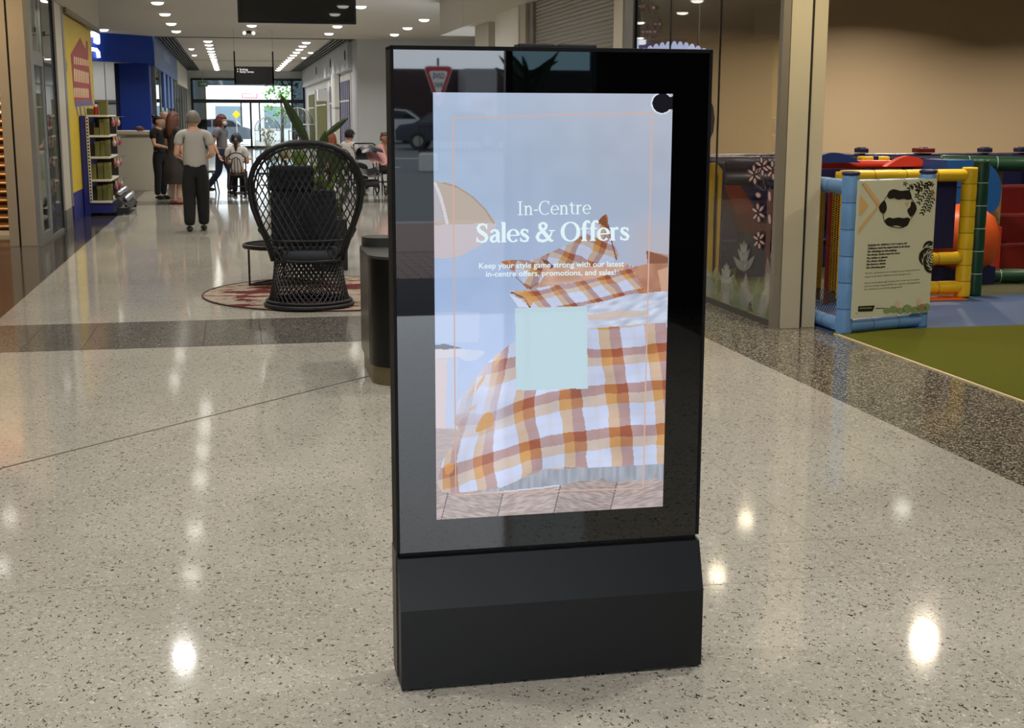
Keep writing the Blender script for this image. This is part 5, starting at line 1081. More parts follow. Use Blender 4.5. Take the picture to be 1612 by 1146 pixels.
# ------------------------------------------------------------------ people
def skin_mesh(nodes, edges, levels=2):
    """continuous surface grown around a joint skeleton: nodes {name:(x,y,z,rx,ry)}"""
    names = list(nodes); idx = {n: i for i, n in enumerate(names)}
    me = bpy.data.meshes.new('tmp'); me.from_pydata([nodes[n][:3] for n in names], [(idx[a], idx[b_]) for a, b_ in edges], []); me.update()
    ob = bpy.data.objects.new('tmp', me); COL.objects.link(ob)
    m_ = ob.modifiers.new('s', 'SKIN'); m_.use_smooth_shade = True
    sv = me.skin_vertices[0].data
    for n in names: sv[idx[n]].radius = nodes[n][3:5]
    sv[0].use_root = True
    m2 = ob.modifiers.new('d', 'SUBSURF'); m2.levels = levels; m2.render_levels = levels
    bpy.context.view_layer.update()
    out = bpy.data.meshes.new_from_object(ob.evaluated_get(bpy.context.evaluated_depsgraph_get()))
    vs = [tuple(v.co) for v in out.vertices]; fs = [tuple(p.vertices) for p in out.polygons]
    bpy.data.objects.remove(ob); bpy.data.meshes.remove(me); bpy.data.meshes.remove(out)
    return vs, fs
SKINM = {'fair': mat('skin_fair', (196, 150, 124), 0.55), 'tan': mat('skin_tan', (170, 118, 88), 0.55)}
EYE = mat('eye_dark', (40, 30, 26), 0.4); LIP = mat('lip_tone', (160, 96, 84), 0.5)
def V(*a): return Vector(a)
def person(label, loc, rz, H, J, top, bottom, shoes, hair, skin='fair', sleeve='short', dress=None, mask=None, cap=None, head_turn=0.0, head_nod=0.0, female=False, pose=''):
    """local frame: faces -Y, x to the figure's left as seen from the front. J overrides joints (fractions of H)."""
    t = thing('person', label, 'person', loc, rz)
    sw_ = 0.098 if female else 0.112
    P = {'pelvis': V(0, 0, .525), 'waist': V(0, .0, .61), 'chest': V(0, .005, .73), 'nb': V(0, .012, .818), 'neck': V(0, .005, .86), 'head': V(0, -.008, .925),
         'shL': V(sw_, .008, .80), 'elL': V(sw_+.03, .02, .63), 'wrL': V(sw_+.035, -.01, .49), 'shR': V(-sw_, .008, .80), 'elR': V(-sw_-.03, .02, .63), 'wrR': V(-sw_-.035, -.01, .49),
         'hiL': V(.052, 0, .50), 'knL': V(.055, -.01, .28), 'anL': V(.055, .012, .045), 'hiR': V(-.052, 0, .50), 'knR': V(-.055, -.01, .28), 'anR': V(-.055, .012, .045)}
    for k, v in J.items(): P[k] = Vector(v)
    P = {k: v*H for k, v in P.items()}
    def nd(k, rx, ry=None): p = P[k]; return (p.x, p.y, p.z, rx*H, (ry or rx)*H)
    def mid(a, b_, f_, rx, ry=None): p = P[a].lerp(P[b_], f_); return (p.x, p.y, p.z, rx*H, (ry or rx)*H)
    k_ = 0.92 if female else 1.10; tk = 1.0 if female else 1.28
    tor = {'pelvis': nd('pelvis', .078, .058), 'waist': nd('waist', .068*k_, .052), 'chest': nd('chest', .082*k_, .06), 'nb': nd('nb', .045, .04)}
    body = dict(tor); body['neck'] = nd('neck', .030); body['skull'] = mid('neck', 'head', 0.6, .03)
    E_ = [('pelvis', 'waist'), ('waist', 'chest'), ('chest', 'nb'), ('nb', 'neck'), ('neck', 'skull')]
    for s_ in 'LR':
        body.update({'sh'+s_: nd('sh'+s_, .036), 'um'+s_: mid('sh'+s_, 'el'+s_, .5, .029), 'el'+s_: nd('el'+s_, .024), 'fm'+s_: mid('el'+s_, 'wr'+s_, .35, .024), 'wr'+s_: nd('wr'+s_, .016), 'hi'+s_: nd('hi'+s_, .055), 'tm'+s_: mid('hi'+s_, 'kn'+s_, .5, .046), 'kn'+s_: nd('kn'+s_, .034), 'cm'+s_: mid('kn'+s_, 'an'+s_, .35, .033), 'an'+s_: nd('an'+s_, .021)})
        E_ += [('nb', 'sh'+s_), ('sh'+s_, 'um'+s_), ('um'+s_, 'el'+s_), ('el'+s_, 'fm'+s_), ('fm'+s_, 'wr'+s_), ('pelvis', 'hi'+s_), ('hi'+s_, 'tm'+s_), ('tm'+s_, 'kn'+s_), ('kn'+s_, 'cm'+s_), ('cm'+s_, 'an'+s_)]
    vs, fs = skin_mesh(body, E_)
    mb = MB(); mb.add(vs, fs)
    # hands: palm, four unequal bent fingers, thumb from the side of the palm
    for s_ in 'LR':
        w0 = P['wr'+s_]; d = (w0-P['el'+s_]).normalized(); sd = d.cross(V(0, 1, 0)); sd = sd.normalized() if sd.length > 0.2 else V(1, 0, 0); nn = sd.cross(d).normalized(); h_ = H*0.105
        mb.ball(w0+d*h_*0.26, h_*0.22, h_*0.12, h_*0.34, 8, 6, Matrix((sd, nn, d)).transposed())
        for q_, (o_, ln) in enumerate(((-.15, .40), (-.05, .46), (.05, .43), (.14, .34))):
            a = w0+d*h_*0.5+sd*h_*o_; mb.tube([a, a+d*h_*ln*.5-nn*h_*.03, a+d*h_*ln*.8-nn*h_*.12, a+d*h_*ln-nn*h_*.22], [h_*.055, h_*.05, h_*.045, h_*.035], 5)
        sg_ = 1 if s_ == 'L' else -1
        a = w0+d*h_*0.2-sd*h_*0.18*sg_; mb.tube([a, a+d*h_*.18-sd*h_*.13*sg_-nn*h_*.05, a+d*h_*.36-sd*h_*.16*sg_-nn*h_*.1], [h_*.06, h_*.055, h_*.04], 5)
    # head with face
    hr = H*0.0655; hc = P['head']; R_ = Matrix.Rotation(head_turn, 3, 'Z') @ Matrix.Rotation(head_nod, 3, 'X')
    hv = MB().ball((0, 0, 0), 1, n=20, m=16).v; hf = MB().ball((0, 0, 0), 1, n=20, m=16).f
    out = []
    for (x, y, z) in hv:
        w_ = 1-0.30*max(0, -z)**1.5; X_, Y_, Z_ = x*0.76*w_, y*0.94, z*1.0
        if z < -0.2 and y < 0: Y_ = y*(0.94-0.12*(-z-0.2))
        if y < -0.85 and -0.2 < z < 0.15: Y_ *= 0.985
        out.append(hc+R_ @ (V(X_, Y_, Z_)*hr*1.12))
    mb.add(out, hf)
    def hp(x, y, z): return hc+R_ @ (V(x, y, z)*hr*1.12)
    mb.ball(hp(0, -.97, -.12), hr*.13, hr*.17, hr*.22, 8, 6, R_)
    for sx in (-1, 1): mb.ball(hp(sx*.78, .05, -.05), hr*.08, hr*.17, hr*.25, 8, 6, R_)
    mb.cur = 1
    for sx in (-1, 1): mb.ball(hp(sx*.30, -.83, .06), hr*.11, hr*.06, hr*.07, 8, 5, R_)
    mb.cur = 2; mb.ball(hp(0, -.83, -.45), hr*.22, hr*.06, hr*.05, 8, 5, R_)
    mb.build('body', [SKINM[skin], EYE, LIP], t, smooth=True)
    # clothes
    if top:
        n2 = {'pelvis': mid('pelvis', 'waist', -.45, .088*k_, .07), 'waist': nd('waist', .083*k_*(1 if female else 1.16), .066*(1 if female else 1.15)), 'chest': nd('chest', .090*k_, .068), 'nb': mid('chest', 'nb', .92, .056, .05)}
        e2 = [('pelvis', 'waist'), ('waist', 'chest'), ('chest', 'nb')]
        for s_ in 'LR':
            n2.update({'sh'+s_: nd('sh'+s_, .046, .045), 'um'+s_: mid('sh'+s_, 'el'+s_, .6 if sleeve == 'short' else .5, .040)}); e2 += [('nb', 'sh'+s_), ('sh'+s_, 'um'+s_)]
            if sleeve == 'long': n2.update({'el'+s_: nd('el'+s_, .032), 'wr'+s_: mid('el'+s_, 'wr'+s_, .92, .024)}); e2 += [('um'+s_, 'el'+s_), ('el'+s_, 'wr'+s_)]
        MB().add(*skin_mesh(n2, e2)).build('shirt', top, t, smooth=True)
    if dress:
        lo = P['knL'].lerp(P['knR'], .5); zl = dress[1]*H; z1_ = P['waist'].z
        c0, c1_ = P['waist'], V(lo.x, lo.y*0.5+P['pelvis'].y*.5, zl)
        def fn(u, v):
            a = 2*PI*u; p = c0.lerp(c1_, v); r_ = H*(.070+.055*min(1, v*1.6)+.02*v); return (p.x+r_*math.cos(a)*(1+.05*math.sin(7*a)*v), p.y+r_*.82*math.sin(a)*(1+.05*math.sin(7*a)*v), p.z)
        MB().grid(fn, 28, 10).build('skirt', dress[0], t, smooth=True)
    if bottom:
        n3 = {'pelvis': nd('pelvis', .084, .066), 'waist': mid('pelvis', 'waist', .95, .074, .058)}; e3 = [('pelvis', 'waist')]
        for s_ in 'LR':
            n3.update({'hi'+s_: nd('hi'+s_, .062, .062), 'tm'+s_: mid('hi'+s_, 'kn'+s_, .5, .054*tk), 'kn'+s_: nd('kn'+s_, .045*tk), 'cm'+s_: mid('kn'+s_, 'an'+s_, .5, .042*tk), 'an'+s_: mid('kn'+s_, 'an'+s_, 1.0, .036*tk)})
            e3 += [('pelvis', 'hi'+s_), ('hi'+s_, 'tm'+s_), ('tm'+s_, 'kn'+s_), ('kn'+s_, 'cm'+s_), ('cm'+s_, 'an'+s_)]
        MB().add(*skin_mesh(n3, e3)).build('trousers', bottom, t, smooth=True)
    for s_ in 'LR':
        a = P['an'+s_]; sh2 = MB().ball((a.x, a.y-.038*H, a.z-.022*H), .028*H, .075*H, .024*H, 12, 8); sh2.v = [(x, y, max(z, a.z-.0445*H)) for x, y, z in sh2.v]
        sh2.build('shoe', shoes, t, smooth=True)
    if hair:
        hm, kind = hair; mb = MB()
        def cap_(lo_, sc_=1.09, front=0.25):
            o2 = []
            for (x, y, z) in hv:
                zz = z
                lim = lo_ if y > -.1 else front
                f_ = sc_ if z > lim else 0.80
                o2.append(hp(x*0.76*f_*(1.03), y*0.94*f_+.03, z*f_))
            mb.add(o2, hf)
        if kind == 'bald': cap_(-.5, 1.04, .75)
        else: cap_(-.4, 1.10, .35)
        if kind in ('long', 'bob'):
            zs_ = (.55, .1, -.6, -1.4, -2.2, -2.9) if kind == 'long' else (.55, .1, -.45, -.9, -1.3, -1.5)
            rs_h = (.80, 1.06, 1.12, 1.10, .92, .45) if kind == 'long' else (.80, 1.07, 1.14, 1.12, .98, .7)
            back = (.02, .05, .12, .22, .30, .34) if kind == 'long' else (.02, .04, .06, .08, .1, .1)
            a0, a1 = (-25, 205) if kind == 'long' else (-40, 220)
            def hs_(u, v, inner=1.0):
                q_ = v*5; k = min(int(q_), 4); f_ = q_-k; L2 = lambda A: A[k]+(A[k+1]-A[k])*f_
                a = math.radians(a0+(a1-a0)*u); wv_ = 1+.035*math.sin(23*u+3*v)+.02*math.sin(51*u); r_ = L2(rs_h)*wv_*inner
                p = hp(math.cos(a)*.84*r_, math.sin(a)*r_+L2(back), L2(zs_)); return p
            mb.grid(lambda u, v: hs_(u, v), 40, 14); mb.grid(lambda u, v: hs_(1-u, v, .82), 40, 14)
            n0 = len(mb.v)
            for u in (0.0, 1.0): mb.grid(lambda w_, v, u=u: hs_(u, v).lerp(hs_(u, v, .82), w_), 1, 14)
        if kind == 'pony':
            mb.ball(hp(0, 1.0, .1), hr*.3, hr*.3, hr*.35, 10, 8); mb.tube([hp(0, 1.15, .1), hp(0, 1.35, -.5), hp(.05, 1.25, -1.4), hp(.05, 1.1, -2.0)], [hr*.3, hr*.34, hr*.28, hr*.1], 8)
        if kind == 'bun': mb.ball(hp(0, .85, .75), hr*.42, hr*.4, hr*.36, 12, 8)
        mb.build('hair', hm, t, smooth=True)
    if cap is not None:
        mb = MB(); o2 = [hp(x*0.80*1.12, y*0.97*1.12+.03, max(z, .2)*1.12) for x, y, z in hv]; mb.add(o2, hf); mb.ball(hp(0, -1.15, .30), hr*.6, hr*.5, hr*.07, 12, 6, R_); mb.build('cap', cap, t, smooth=True)
    if mask is not None:
        mb = MB(); mb.ball(hp(0, -.72, -.38), hr*.62, hr*.42, hr*.50, 12, 8, R_)
        for sx in (-1, 1): mb.tube([hp(sx*.55, -.65, -.25), hp(sx*.82, -.05, -.05)], hr*.03, 5)
        mb.build('mask', mask, t, smooth=True)
    return t
GREYT = mat('shirt_pale_grey', (168, 164, 156), 0.9, bump=0.15, bscale=30); GREY2 = mat('shirt_mid_grey', (112, 112, 116), 0.9, bump=0.15, bscale=30); BLKC = mat('cloth_black', (18, 17, 18), 0.9); JEAN = mat('jeans_navy', (26, 32, 56), 0.9); DRKD = mat('dress_dark', (44, 38, 34), 0.9, var=0.2, vscale=20); WHC = mat('cloth_white', (214, 208, 200), 0.9); SHOE = mat('shoe_black', (16, 15, 15), 0.5); SAND = mat('shoe_red_brown', (150, 84, 66), 0.6)
H_AUB = mat('hair_auburn', (84, 42, 28), 0.6, var=0.2, vscale=40); H_BLK = mat('hair_black', (24, 20, 18), 0.5); H_GRY = mat('hair_grey', (112, 104, 94), 0.7, var=0.2, vscale=60); H_BRN = mat('hair_brown', (66, 40, 26), 0.6, var=0.2, vscale=40); H_RED = mat('hair_ginger', (128, 66, 34), 0.6, var=0.2, vscale=40)
PIv = math.pi
pm = fl(311, 364)
person('man seen from behind in a pale grey T-shirt and black trousers', (pm.x, pm.y, 0), PIv+0.05, 1.70, {'elL': (.148, .03, .64), 'wrL': (.10, -.12, .61), 'elR': (-.148, .03, .64), 'wrR': (-.10, -.12, .61), 'anL': (.062, .04, .045), 'anR': (-.058, -.06, .045), 'knR': (-.056, -.04, .28)}, GREYT, BLKC, SHOE, (H_GRY, 'bald'))
pw = fl(352, 306)
person('woman in a face mask, grey T-shirt and jeans walking to the right', (pw.x, pw.y, 0), 1.05, 1.66, {'knL': (.05, -.085, .285), 'anL': (.05, -.06, .045), 'knR': (-.05, .03, .28), 'anR': (-.05, .20, .085), 'elR': (-.125, .05, .64), 'wrR': (-.12, -.02, .50)}, GREY2, JEAN, SHOE, (H_AUB, 'bob'), mask=mat('mask_white', (206, 206, 206), 0.8), head_turn=-0.1, head_nod=0.15, female=True)
pa = fl(283, 321)
person('woman with long auburn hair in a dark dress standing by the counter', (pa.x-0.06, pa.y, 0), 2.35, 1.70, {'elL': (.13, -.02, .64), 'wrL': (.08, -.14, .62)}, DRKD, None, SAND, (H_AUB, 'long'), dress=(DRKD, .22), female=True)
person('woman with tied black hair in a black top, facing the auburn-haired woman', (-1.42, 27.2, 0), 0.9, 1.64, {'elR': (-.12, -.03, .65), 'wrR': (-.06, -.16, .62), 'elL': (.12, -.03, .65), 'wrL': (.06, -.15, .60)}, BLKC, BLKC, SHOE, (H_BLK, 'bun'), female=True, head_turn=0.2)
person('grey-haired man mostly hidden behind the two women at the counter', (-1.62, 33.5, 0), 0.4, 1.74, {}, GREY2, BLKC, SHOE, (H_GRY, 'bald'))
SIT = {'pelvis': V(0, 0, .30), 'waist': V(0, .01, .385), 'chest': V(0, .015, .505), 'nb': V(0, .015, .595), 'neck': V(0, .0, .635), 'head': V(0, -.015, .70), 'shL': V(.10, .01, .575), 'shR': V(-.10, .01, .575), 'elL': V(.125, -.03, .42), 'elR': V(-.125, -.03, .42), 'wrL': V(.07, -.16, .43), 'wrR': V(-.07, -.16, .43),
       'hiL': V(.05, -.01, .29), 'hiR': V(-.05, -.01, .29), 'knL': V(.06, -.24, .29), 'knR': V(-.06, -.24, .29), 'anL': V(.06, -.23, .045), 'anR': V(-.06, -.23, .045)}
# ------------------------------------------------------------------ cafe furniture
CHB = mat('bentwood_black', (28, 22, 20), 0.4)
def make_bentwood():
    t = thing('bentwood_chair', 'dark bentwood cafe chair', 'chair')
    MB().lathe([(0.001, 0.44), (0.19, 0.44), (0.205, 0.45), (0.205, 0.465), (0.19, 0.475), (0.001, 0.468)], n=24).build('seat', CHB, t, smooth=True)
    for a, sx, sy in ((0, 1, -1), (0, -1, -1), (0, 1, 1), (0, -1, 1)): MB().tube([(sx*.14, sy*.13, .45), (sx*.17, sy*.17, .2), (sx*.185, sy*.20, .0)], [.017, .016, .013], 8).build('leg', CHB, t, smooth=True)
    MB().tube([(.165*math.cos(2*PI*i/20), .165*math.sin(2*PI*i/20), .22) for i in range(20)], .009, 6, closed=True).build('leg_ring', CHB, t, smooth=True)
    MB().tube([(-.17, .16, .45), (-.19, .19, .62), (-.18, .22, .80), (-.10, .235, .88), (0, .24, .90), (.10, .235, .88), (.18, .22, .80), (.19, .19, .62), (.17, .16, .45)], .014, 8).build('outer_hoop', CHB, t, smooth=True)
    MB().tube([(-.09, .17, .46), (-.10, .20, .62), (-.07, .225, .77), (0, .23, .81), (.07, .225, .77), (.10, .20, .62), (.09, .17, .46)], .010, 8).build('inner_hoop', CHB, t, smooth=True)
    for x_ in (-.03, .03): MB().tube([(x_, .17, .46), (x_, .21, .65), (x_, .228, .80)], .008, 6).build('spindle', CHB, t, smooth=True)
    return t
proto = make_bentwood()
chairs = [((0.07, 27.6), PI-0.1, 'dark bentwood chair under the seated woman in a white top'), ((0.70, 28.0), PI+0.7, 'dark bentwood chair to the right of the seated woman in white'), ((-0.55, 29.2), 1.4, 'dark bentwood chair half hidden behind the walking woman'), ((2.12, 29.6), PI+0.3, 'dark bentwood chair under the woman with ginger hair'), ((2.56, 30.2), 2.4, 'dark bentwood chair under the man in a black cap'), ((3.22, 29.0), 0.4, 'dark bentwood chair under the woman next to the kiosk edge')]
for i, ((x_, y_), rz, lab) in enumerate(chairs):
    o = proto if i == 0 else copy_tree(proto)
    o.location = (x_, y_, 0); o.rotation_euler = (0, 0, rz); tag(o, lab, 'chair', 'bentwood cafe chairs')
def sit(label, x, y, rz, H, **k): return person(label, (x, y, 0.0), rz, H, SIT, k.pop('top'), k.pop('bottom'), SHOE, k.pop('hair'), **k)
sit('seated woman in a white top with dark tied hair, seen from behind', 0.07, 27.6, PI-0.1, 1.66, top=WHC, bottom=BLKC, hair=(H_BLK, 'pony'), female=True)
sit('seated woman with long ginger hair behind the wicker chair', 2.12, 29.6, PI+0.3, 1.66, top=DRKD, bottom=BLKC, hair=(H_RED, 'long'), female=True)
sit('seated man in a white shirt and black cap', 2.56, 30.2, 2.4, 1.72, top=WHC, bottom=BLKC, hair=(H_BLK, 'bald'), cap=BLKC, sleeve='short')
sit('seated woman with brown hair in a bun beside the kiosk edge', 3.22, 29.0, 0.4, 1.66, top=mat('top_tan', (176, 128, 96), 0.9), bottom=BLKC, hair=(H_BRN, 'bun'), skin='tan', female=True)
def cafe_table(label, x, y, r_, h_, m_):
    t = thing('cafe_table', label, 'table', (x, y, 0), 0, 'cafe tables')
    MB().lathe([(r_, h_-.03), (r_+.004, h_-.025), (r_+.004, h_-.004), (r_, h_), (0.001, h_)], n=36).build('table_top', m_, t, smooth=True, auto=40); MB().lathe([(.03, .03), (.03, h_-.03)], n=12).build('column', BLACK, t, smooth=True, auto=40); MB().lathe([(.24, 0), (.24, .012), (.05, .035), (.03, .04)], n=24).build('foot', BLACK, t, smooth=True, auto=40); return t
TTOP = mat('table_cream', (196, 186, 160), 0.4)
cafe_table('round cream cafe table carrying the glass domes', 1.08, 28.7, 0.62, 0.75, TTOP); cafe_table('dark cafe table between the ginger-haired woman and the man in a cap', 1.95, 30.45, 0.28, 0.74, mat('table_dark', (50, 40, 34), 0.4)); cafe_table('small cream cafe table in front of the seated woman in white', 0.14, 29.05, 0.26, 0.74, TTOP)
DOME = glass('dome_glass', (232, 236, 234), 2.0); DMR = mat('dome_rim', (206, 204, 196), 0.3, metal=0.5)
def dome(label, x, y, r_, h_):
    t = thing('glass_dome', label, 'glass dome', (x, y, 0.7505), 0, 'glass domes on the cafe table')
    pr_ = [(r_, 0.0), (r_, h_-r_)]+[(r_*math.cos(a), h_-r_+r_*math.sin(a)) for a in (PI/2*i/8 for i in range(1, 8))]+[(0.001, h_)]
    MB().lathe(pr_, n=32, closed_ends=False).build('glass_bell', DOME, t, smooth=True)
    for z_ in (0.012, h_-r_): MB().tube([(r_*math.cos(2*PI*i/32), r_*math.sin(2*PI*i/32), z_) for i in range(32)], 0.009, 6, closed=True).build('hoop', DMR, t, smooth=True)
    for a in range(4): MB().tube([((r_+.003)*math.cos(u)*math.cos(a*PI/4), (r_+.003)*math.cos(u)*math.sin(a*PI/4), h_-r_+(r_+.003)*math.sin(u)) for u in (PI*i/16 for i in range(17))], 0.005, 5).build('rib', DMR, t, smooth=True)
    return t
dome('taller clear glass dome on the cream cafe table', 1.36, 28.75, 0.35, 1.05); dome('shorter clear glass dome on the cream cafe table', 0.72, 28.5, 0.27, 0.85)
vg = thing('dried_flowers', 'pale dried flower bunch inside the shorter glass dome', 'dried flowers', (0.72, 28.5, 0.7505)); MB().lathe([(.06, 0), (.08, .05), (.075, .13), (.04, .17)], n=16).build('vase', mat('vase_olive', (120, 116, 80), 0.5), vg, smooth=True)
rf = random.Random(2); DFM = mat('dried_pale', (206, 198, 170), 0.8); mb = MB()
for k in range(40):
    a = rf.uniform(0, 2*PI); r_ = rf.uniform(0, .17); z_ = rf.uniform(.35, .62); mb.tube([(0, 0, .15), (r_*.5*math.cos(a), r_*.5*math.sin(a), z_*.7), (r_*math.cos(a), r_*math.sin(a), z_)], .003, 4); mb.ball((r_*math.cos(a), r_*math.sin(a), z_), .02, n=6, m=4)
tag(mb.build('sprays', DFM, vg), None, None, None, 'stuff')
pk = thing('pumpkin', 'round olive melon standing between the glass domes', 'melon', (1.04, 28.24, 0.7505)); mb = MB()
mb.grid(lambda u, v: ((.135*math.sin(PI*v)*(1+.05*math.cos(16*PI*u)))*math.cos(2*PI*u), (.135*math.sin(PI*v)*(1+.05*math.cos(16*PI*u)))*math.sin(2*PI*u), .125-.125*math.cos(PI*v)), 48, 12); mb.build('flesh', mat('melon_olive', (140, 136, 92), 0.6), pk, smooth=True); MB().tube([(0, 0, .245), (.01, 0, .28)], .01, 6).build('stalk', mat('stalk_brown', (90, 80, 50), 0.7), pk)
cr = thing('wire_shelf', 'small white wire shelf inside the taller glass dome', 'shelf', (1.36, 28.75, 0.7505))
for z_ in (.16, .36, .56): MB().box(-.2, .2, -.14, .14, z_, z_+.012).build('tier', DMR, cr); MB().ball((.05, 0, z_+.07), .11, .09, .06, 12, 8).build('cake', mat('cake_brown', (120, 84, 60), 0.7), cr, smooth=True)
for sx in (-1, 1):
    for sy in (-1, 1): MB().box(sx*.19-.006, sx*.19+.006, sy*.13-.006, sy*.13+.006, 0, .58).build('post', DMR, cr)

# stroller with a pink blanket
pr_ = thing('stroller', 'black stroller with a pink blanket next to the kiosk edge', 'stroller', (2.80, 28.0, 0), 0.2); FR = mat('stroller_black', (20, 20, 22), 0.4)
for sx in (-1, 1):
    for sy, r_ in ((-.3, .09), (.3, .13)):
        wv = MB().tube([(sx*.24, sy+r_*math.cos(2*PI*i/24), r_+.012+r_*math.sin(2*PI*i/24)) for i in range(24)], .018, 8, closed=True).build('wheel', FR, pr_, smooth=True); MB().tube([(sx*.21, sy, r_+.012), (sx*.27, sy, r_+.012)], .03, 8).build('hub', ALU, wv)
    MB().tube([(sx*.22, -.3, .10), (sx*.24, .05, .55), (sx*.24, .38, 1.02)], .014, 8).build('frame_tube', FR, pr_, smooth=True); MB().tube([(sx*.22, .3, .14), (sx*.24, .05, .55)], .014, 8).build('frame_tube', FR, pr_, smooth=True)
MB().tube([(-.24, .38, 1.02), (-.2, .44, 1.06), (.2, .44, 1.06), (.24, .38, 1.02)], .017, 8).build('handle', FR, pr_, smooth=True)
MB().grid(lambda u, v: (-.2+.4*u, -.25+.5*v, .42+.05*math.sin(PI*u)*-1+.35*max(0, v-.55)), 8, 10).build('seat', FR, pr_, smooth=True)
MB().grid(lambda u, v: (-.23+.46*u, .02+.30*math.cos(PI*v*.8), .72+.32*math.sin(PI*v*.8)*(1-.2*(2*u-1)**2)), 10, 10).build('canopy', FR, pr_, smooth=True)
MB().box(-.17, .17, -.12, .2, .17, .32, bev=.03).build('basket', FR, pr_, smooth=True)
MB().grid(lambda u, v: (-.02+.42*u, -.30+.66*v, .66+.34*v**2+.03*math.sin(9*u)+.02*math.sin(7*v)), 14, 14).build('blanket', mat('blanket_pink', (196, 140, 136), 0.95), pr_, smooth=True)

# bird-of-paradise plants in pots behind the chair
LEAF = mat('leaf_green', (52, 70, 34), 0.45, var=0.2, vscale=6); LEAF2 = mat('leaf_bright', (88, 116, 34), 0.5, var=0.2, vscale=6); STEM = mat('stem_green', (60, 66, 40), 0.6); POT = mat('pot_black', (24, 24, 25), 0.5); SOIL = mat('soil_brown', (44, 34, 26), 0.9)
def big_leaf(t, a, b_, wd, m_, bend=0.1):
    a, b_ = Vector(a), Vector(b_); d = (b_-a); L_ = d.length; d.normalize(); sd = d.cross(V(0, 1, 0)); sd = sd.normalized() if sd.length > .1 else V(1, 0, 0); nn = sd.cross(d)
    def fn(u, v):
        w_ = wd*math.sin(PI*min(1, v*.96+.04))**.7*(1-.25*v); s_ = (u-.5)*2; return a+d*L_*v+sd*w_*s_+nn*(abs(s_)*wd*.35-bend*L_*v*v)
    return MB().grid(fn, 6, 12).build('leaf', m_, t, smooth=True)
def plant(label, loc, leaves, pot_r, pot_h):
    t = thing('potted_plant', label, 'plant', loc); MB().lathe([(pot_r*.8, 0), (pot_r, pot_h), (pot_r*.9, pot_h), (pot_r*.86, pot_h-.04), (0.001, pot_h-.04)], n=24).build('pot', POT, t, smooth=True, auto=40); MB().lathe([(0.001, pot_h-.035), (pot_r*.87, pot_h-.035)], n=24, closed_ends=False).build('soil', SOIL, t)
    for (s0, s1, tip, wd, m_) in leaves:
        s0, s1, tip = Vector(s0), Vector(s1), Vector(tip); MB().tube([s0, s0.lerp(s1, .5)+V(0, .02, .02), s1], [.018, .014, .010], 6).build('stem', STEM, t, smooth=True); big_leaf(t, s1, tip, wd, m_)
    return t
PX0, PY0 = 0.96, 15.6
def rel(x, y, Y=PY0): v = atY(x, y, Y); return (v.x-PX0, Y-PY0, v.z)
plant('tall potted plant with long paddle leaves behind the wicker chair', (PX0, PY0, 0), [((0, 0, .4), rel(487, 228), rel(441, 147), .062, LEAF), ((.02, 0, .4), rel(512, 214), rel(549, 184), .04, LEAF), ((0, 0.02, .4), rel(478, 262), rel(462, 236), .10, LEAF2), ((0.03, 0, .4), rel(505, 265), rel(512, 205), .08, LEAF), ((.05, .02, .4), rel(525, 275), rel(535, 230), .10, LEAF), ((-.03, 0, .4), rel(470, 285), rel(452, 262), .09, LEAF2)], 0.24, 0.42)
rp = random.Random(5); bx = thing('leafy_planter', 'low dark planter of small leaves seen through the wicker back', 'planter', (0.98, 14.3, 0)); MB().box(-.18, .18, -.16, .16, 0, .55, bev=.01).build('trough', POT, bx)
for k in range(60):
    x_, y_ = rp.uniform(-.2, .22), rp.uniform(-.13, .13); z_ = rp.uniform(.6, 1.08); a = rp.uniform(0, 6.28)
    MB().add([(x_, y_, z_-.06), (x_+.035*math.cos(a), y_+.035*math.sin(a), z_), (x_, y_, z_+.06), (x_-.035*math.cos(a), y_-.035*math.sin(a), z_+.01)], [(0, 1, 2, 3)]).build('leaf', LEAF if k % 3 else LEAF2, bx)
mb = MB()
for k in range(30): x_, y_ = rp.uniform(-.16, .16), rp.uniform(-.11, .11); mb.tube([(x_, y_, .54), (x_*1.1, y_*1.1, rp.uniform(.7, .95))], .004, 4)
tag(mb.build('stems', STEM, bx), None, None, None, 'stuff')

# ------------------------------------------------------------------ far right wall with slatted windows
WW = mat('far_wall_white', (204, 206, 208), 0.6)
struct(MB().box(3.68, 12.0, 40.0, 40.3, 0, 4.4).build('wall_right', WW)); struct(MB().box(3.70, 3.95, 40.3, 70, 0, 4.4).build('wall_right', WW)); struct(MB().box(11.8, 12.0, 27, 40, 0, CEIL).build('wall_right', WW)); struct(MB().box(5.6, 12.0, 26.6, 26.7, 0, CEIL).build('wall_right', WW))
struct(MB().box(3.56, 3.72, 42.0, 69.9, 3.06, 4.1).build('trim_5', WW))
for i, y_ in enumerate((42.9, 49.3, 57.5)):
    o = tag(MB().box(-.02, 0, -.10, .10, 0, .30).build('wall_slot', BLACK, None, loc=(3.56, y_, 3.36)), 'small black wall slot on the white far bulkhead, %s of three' % ('nearest', 'middle', 'farthest')[i], 'wall slot', 'black wall slots'); MB().box(-.03, -.02, -.06, .06, .04, .26).build('cover', mat('cover_grey', (50, 50, 52), 0.4), o)  # black slots, built as shallow boxes that give no light
BLO = mat('blind_olive', (122, 124, 66), 0.7); BLP = mat('blind_mauve', (134, 132, 160), 0.7)
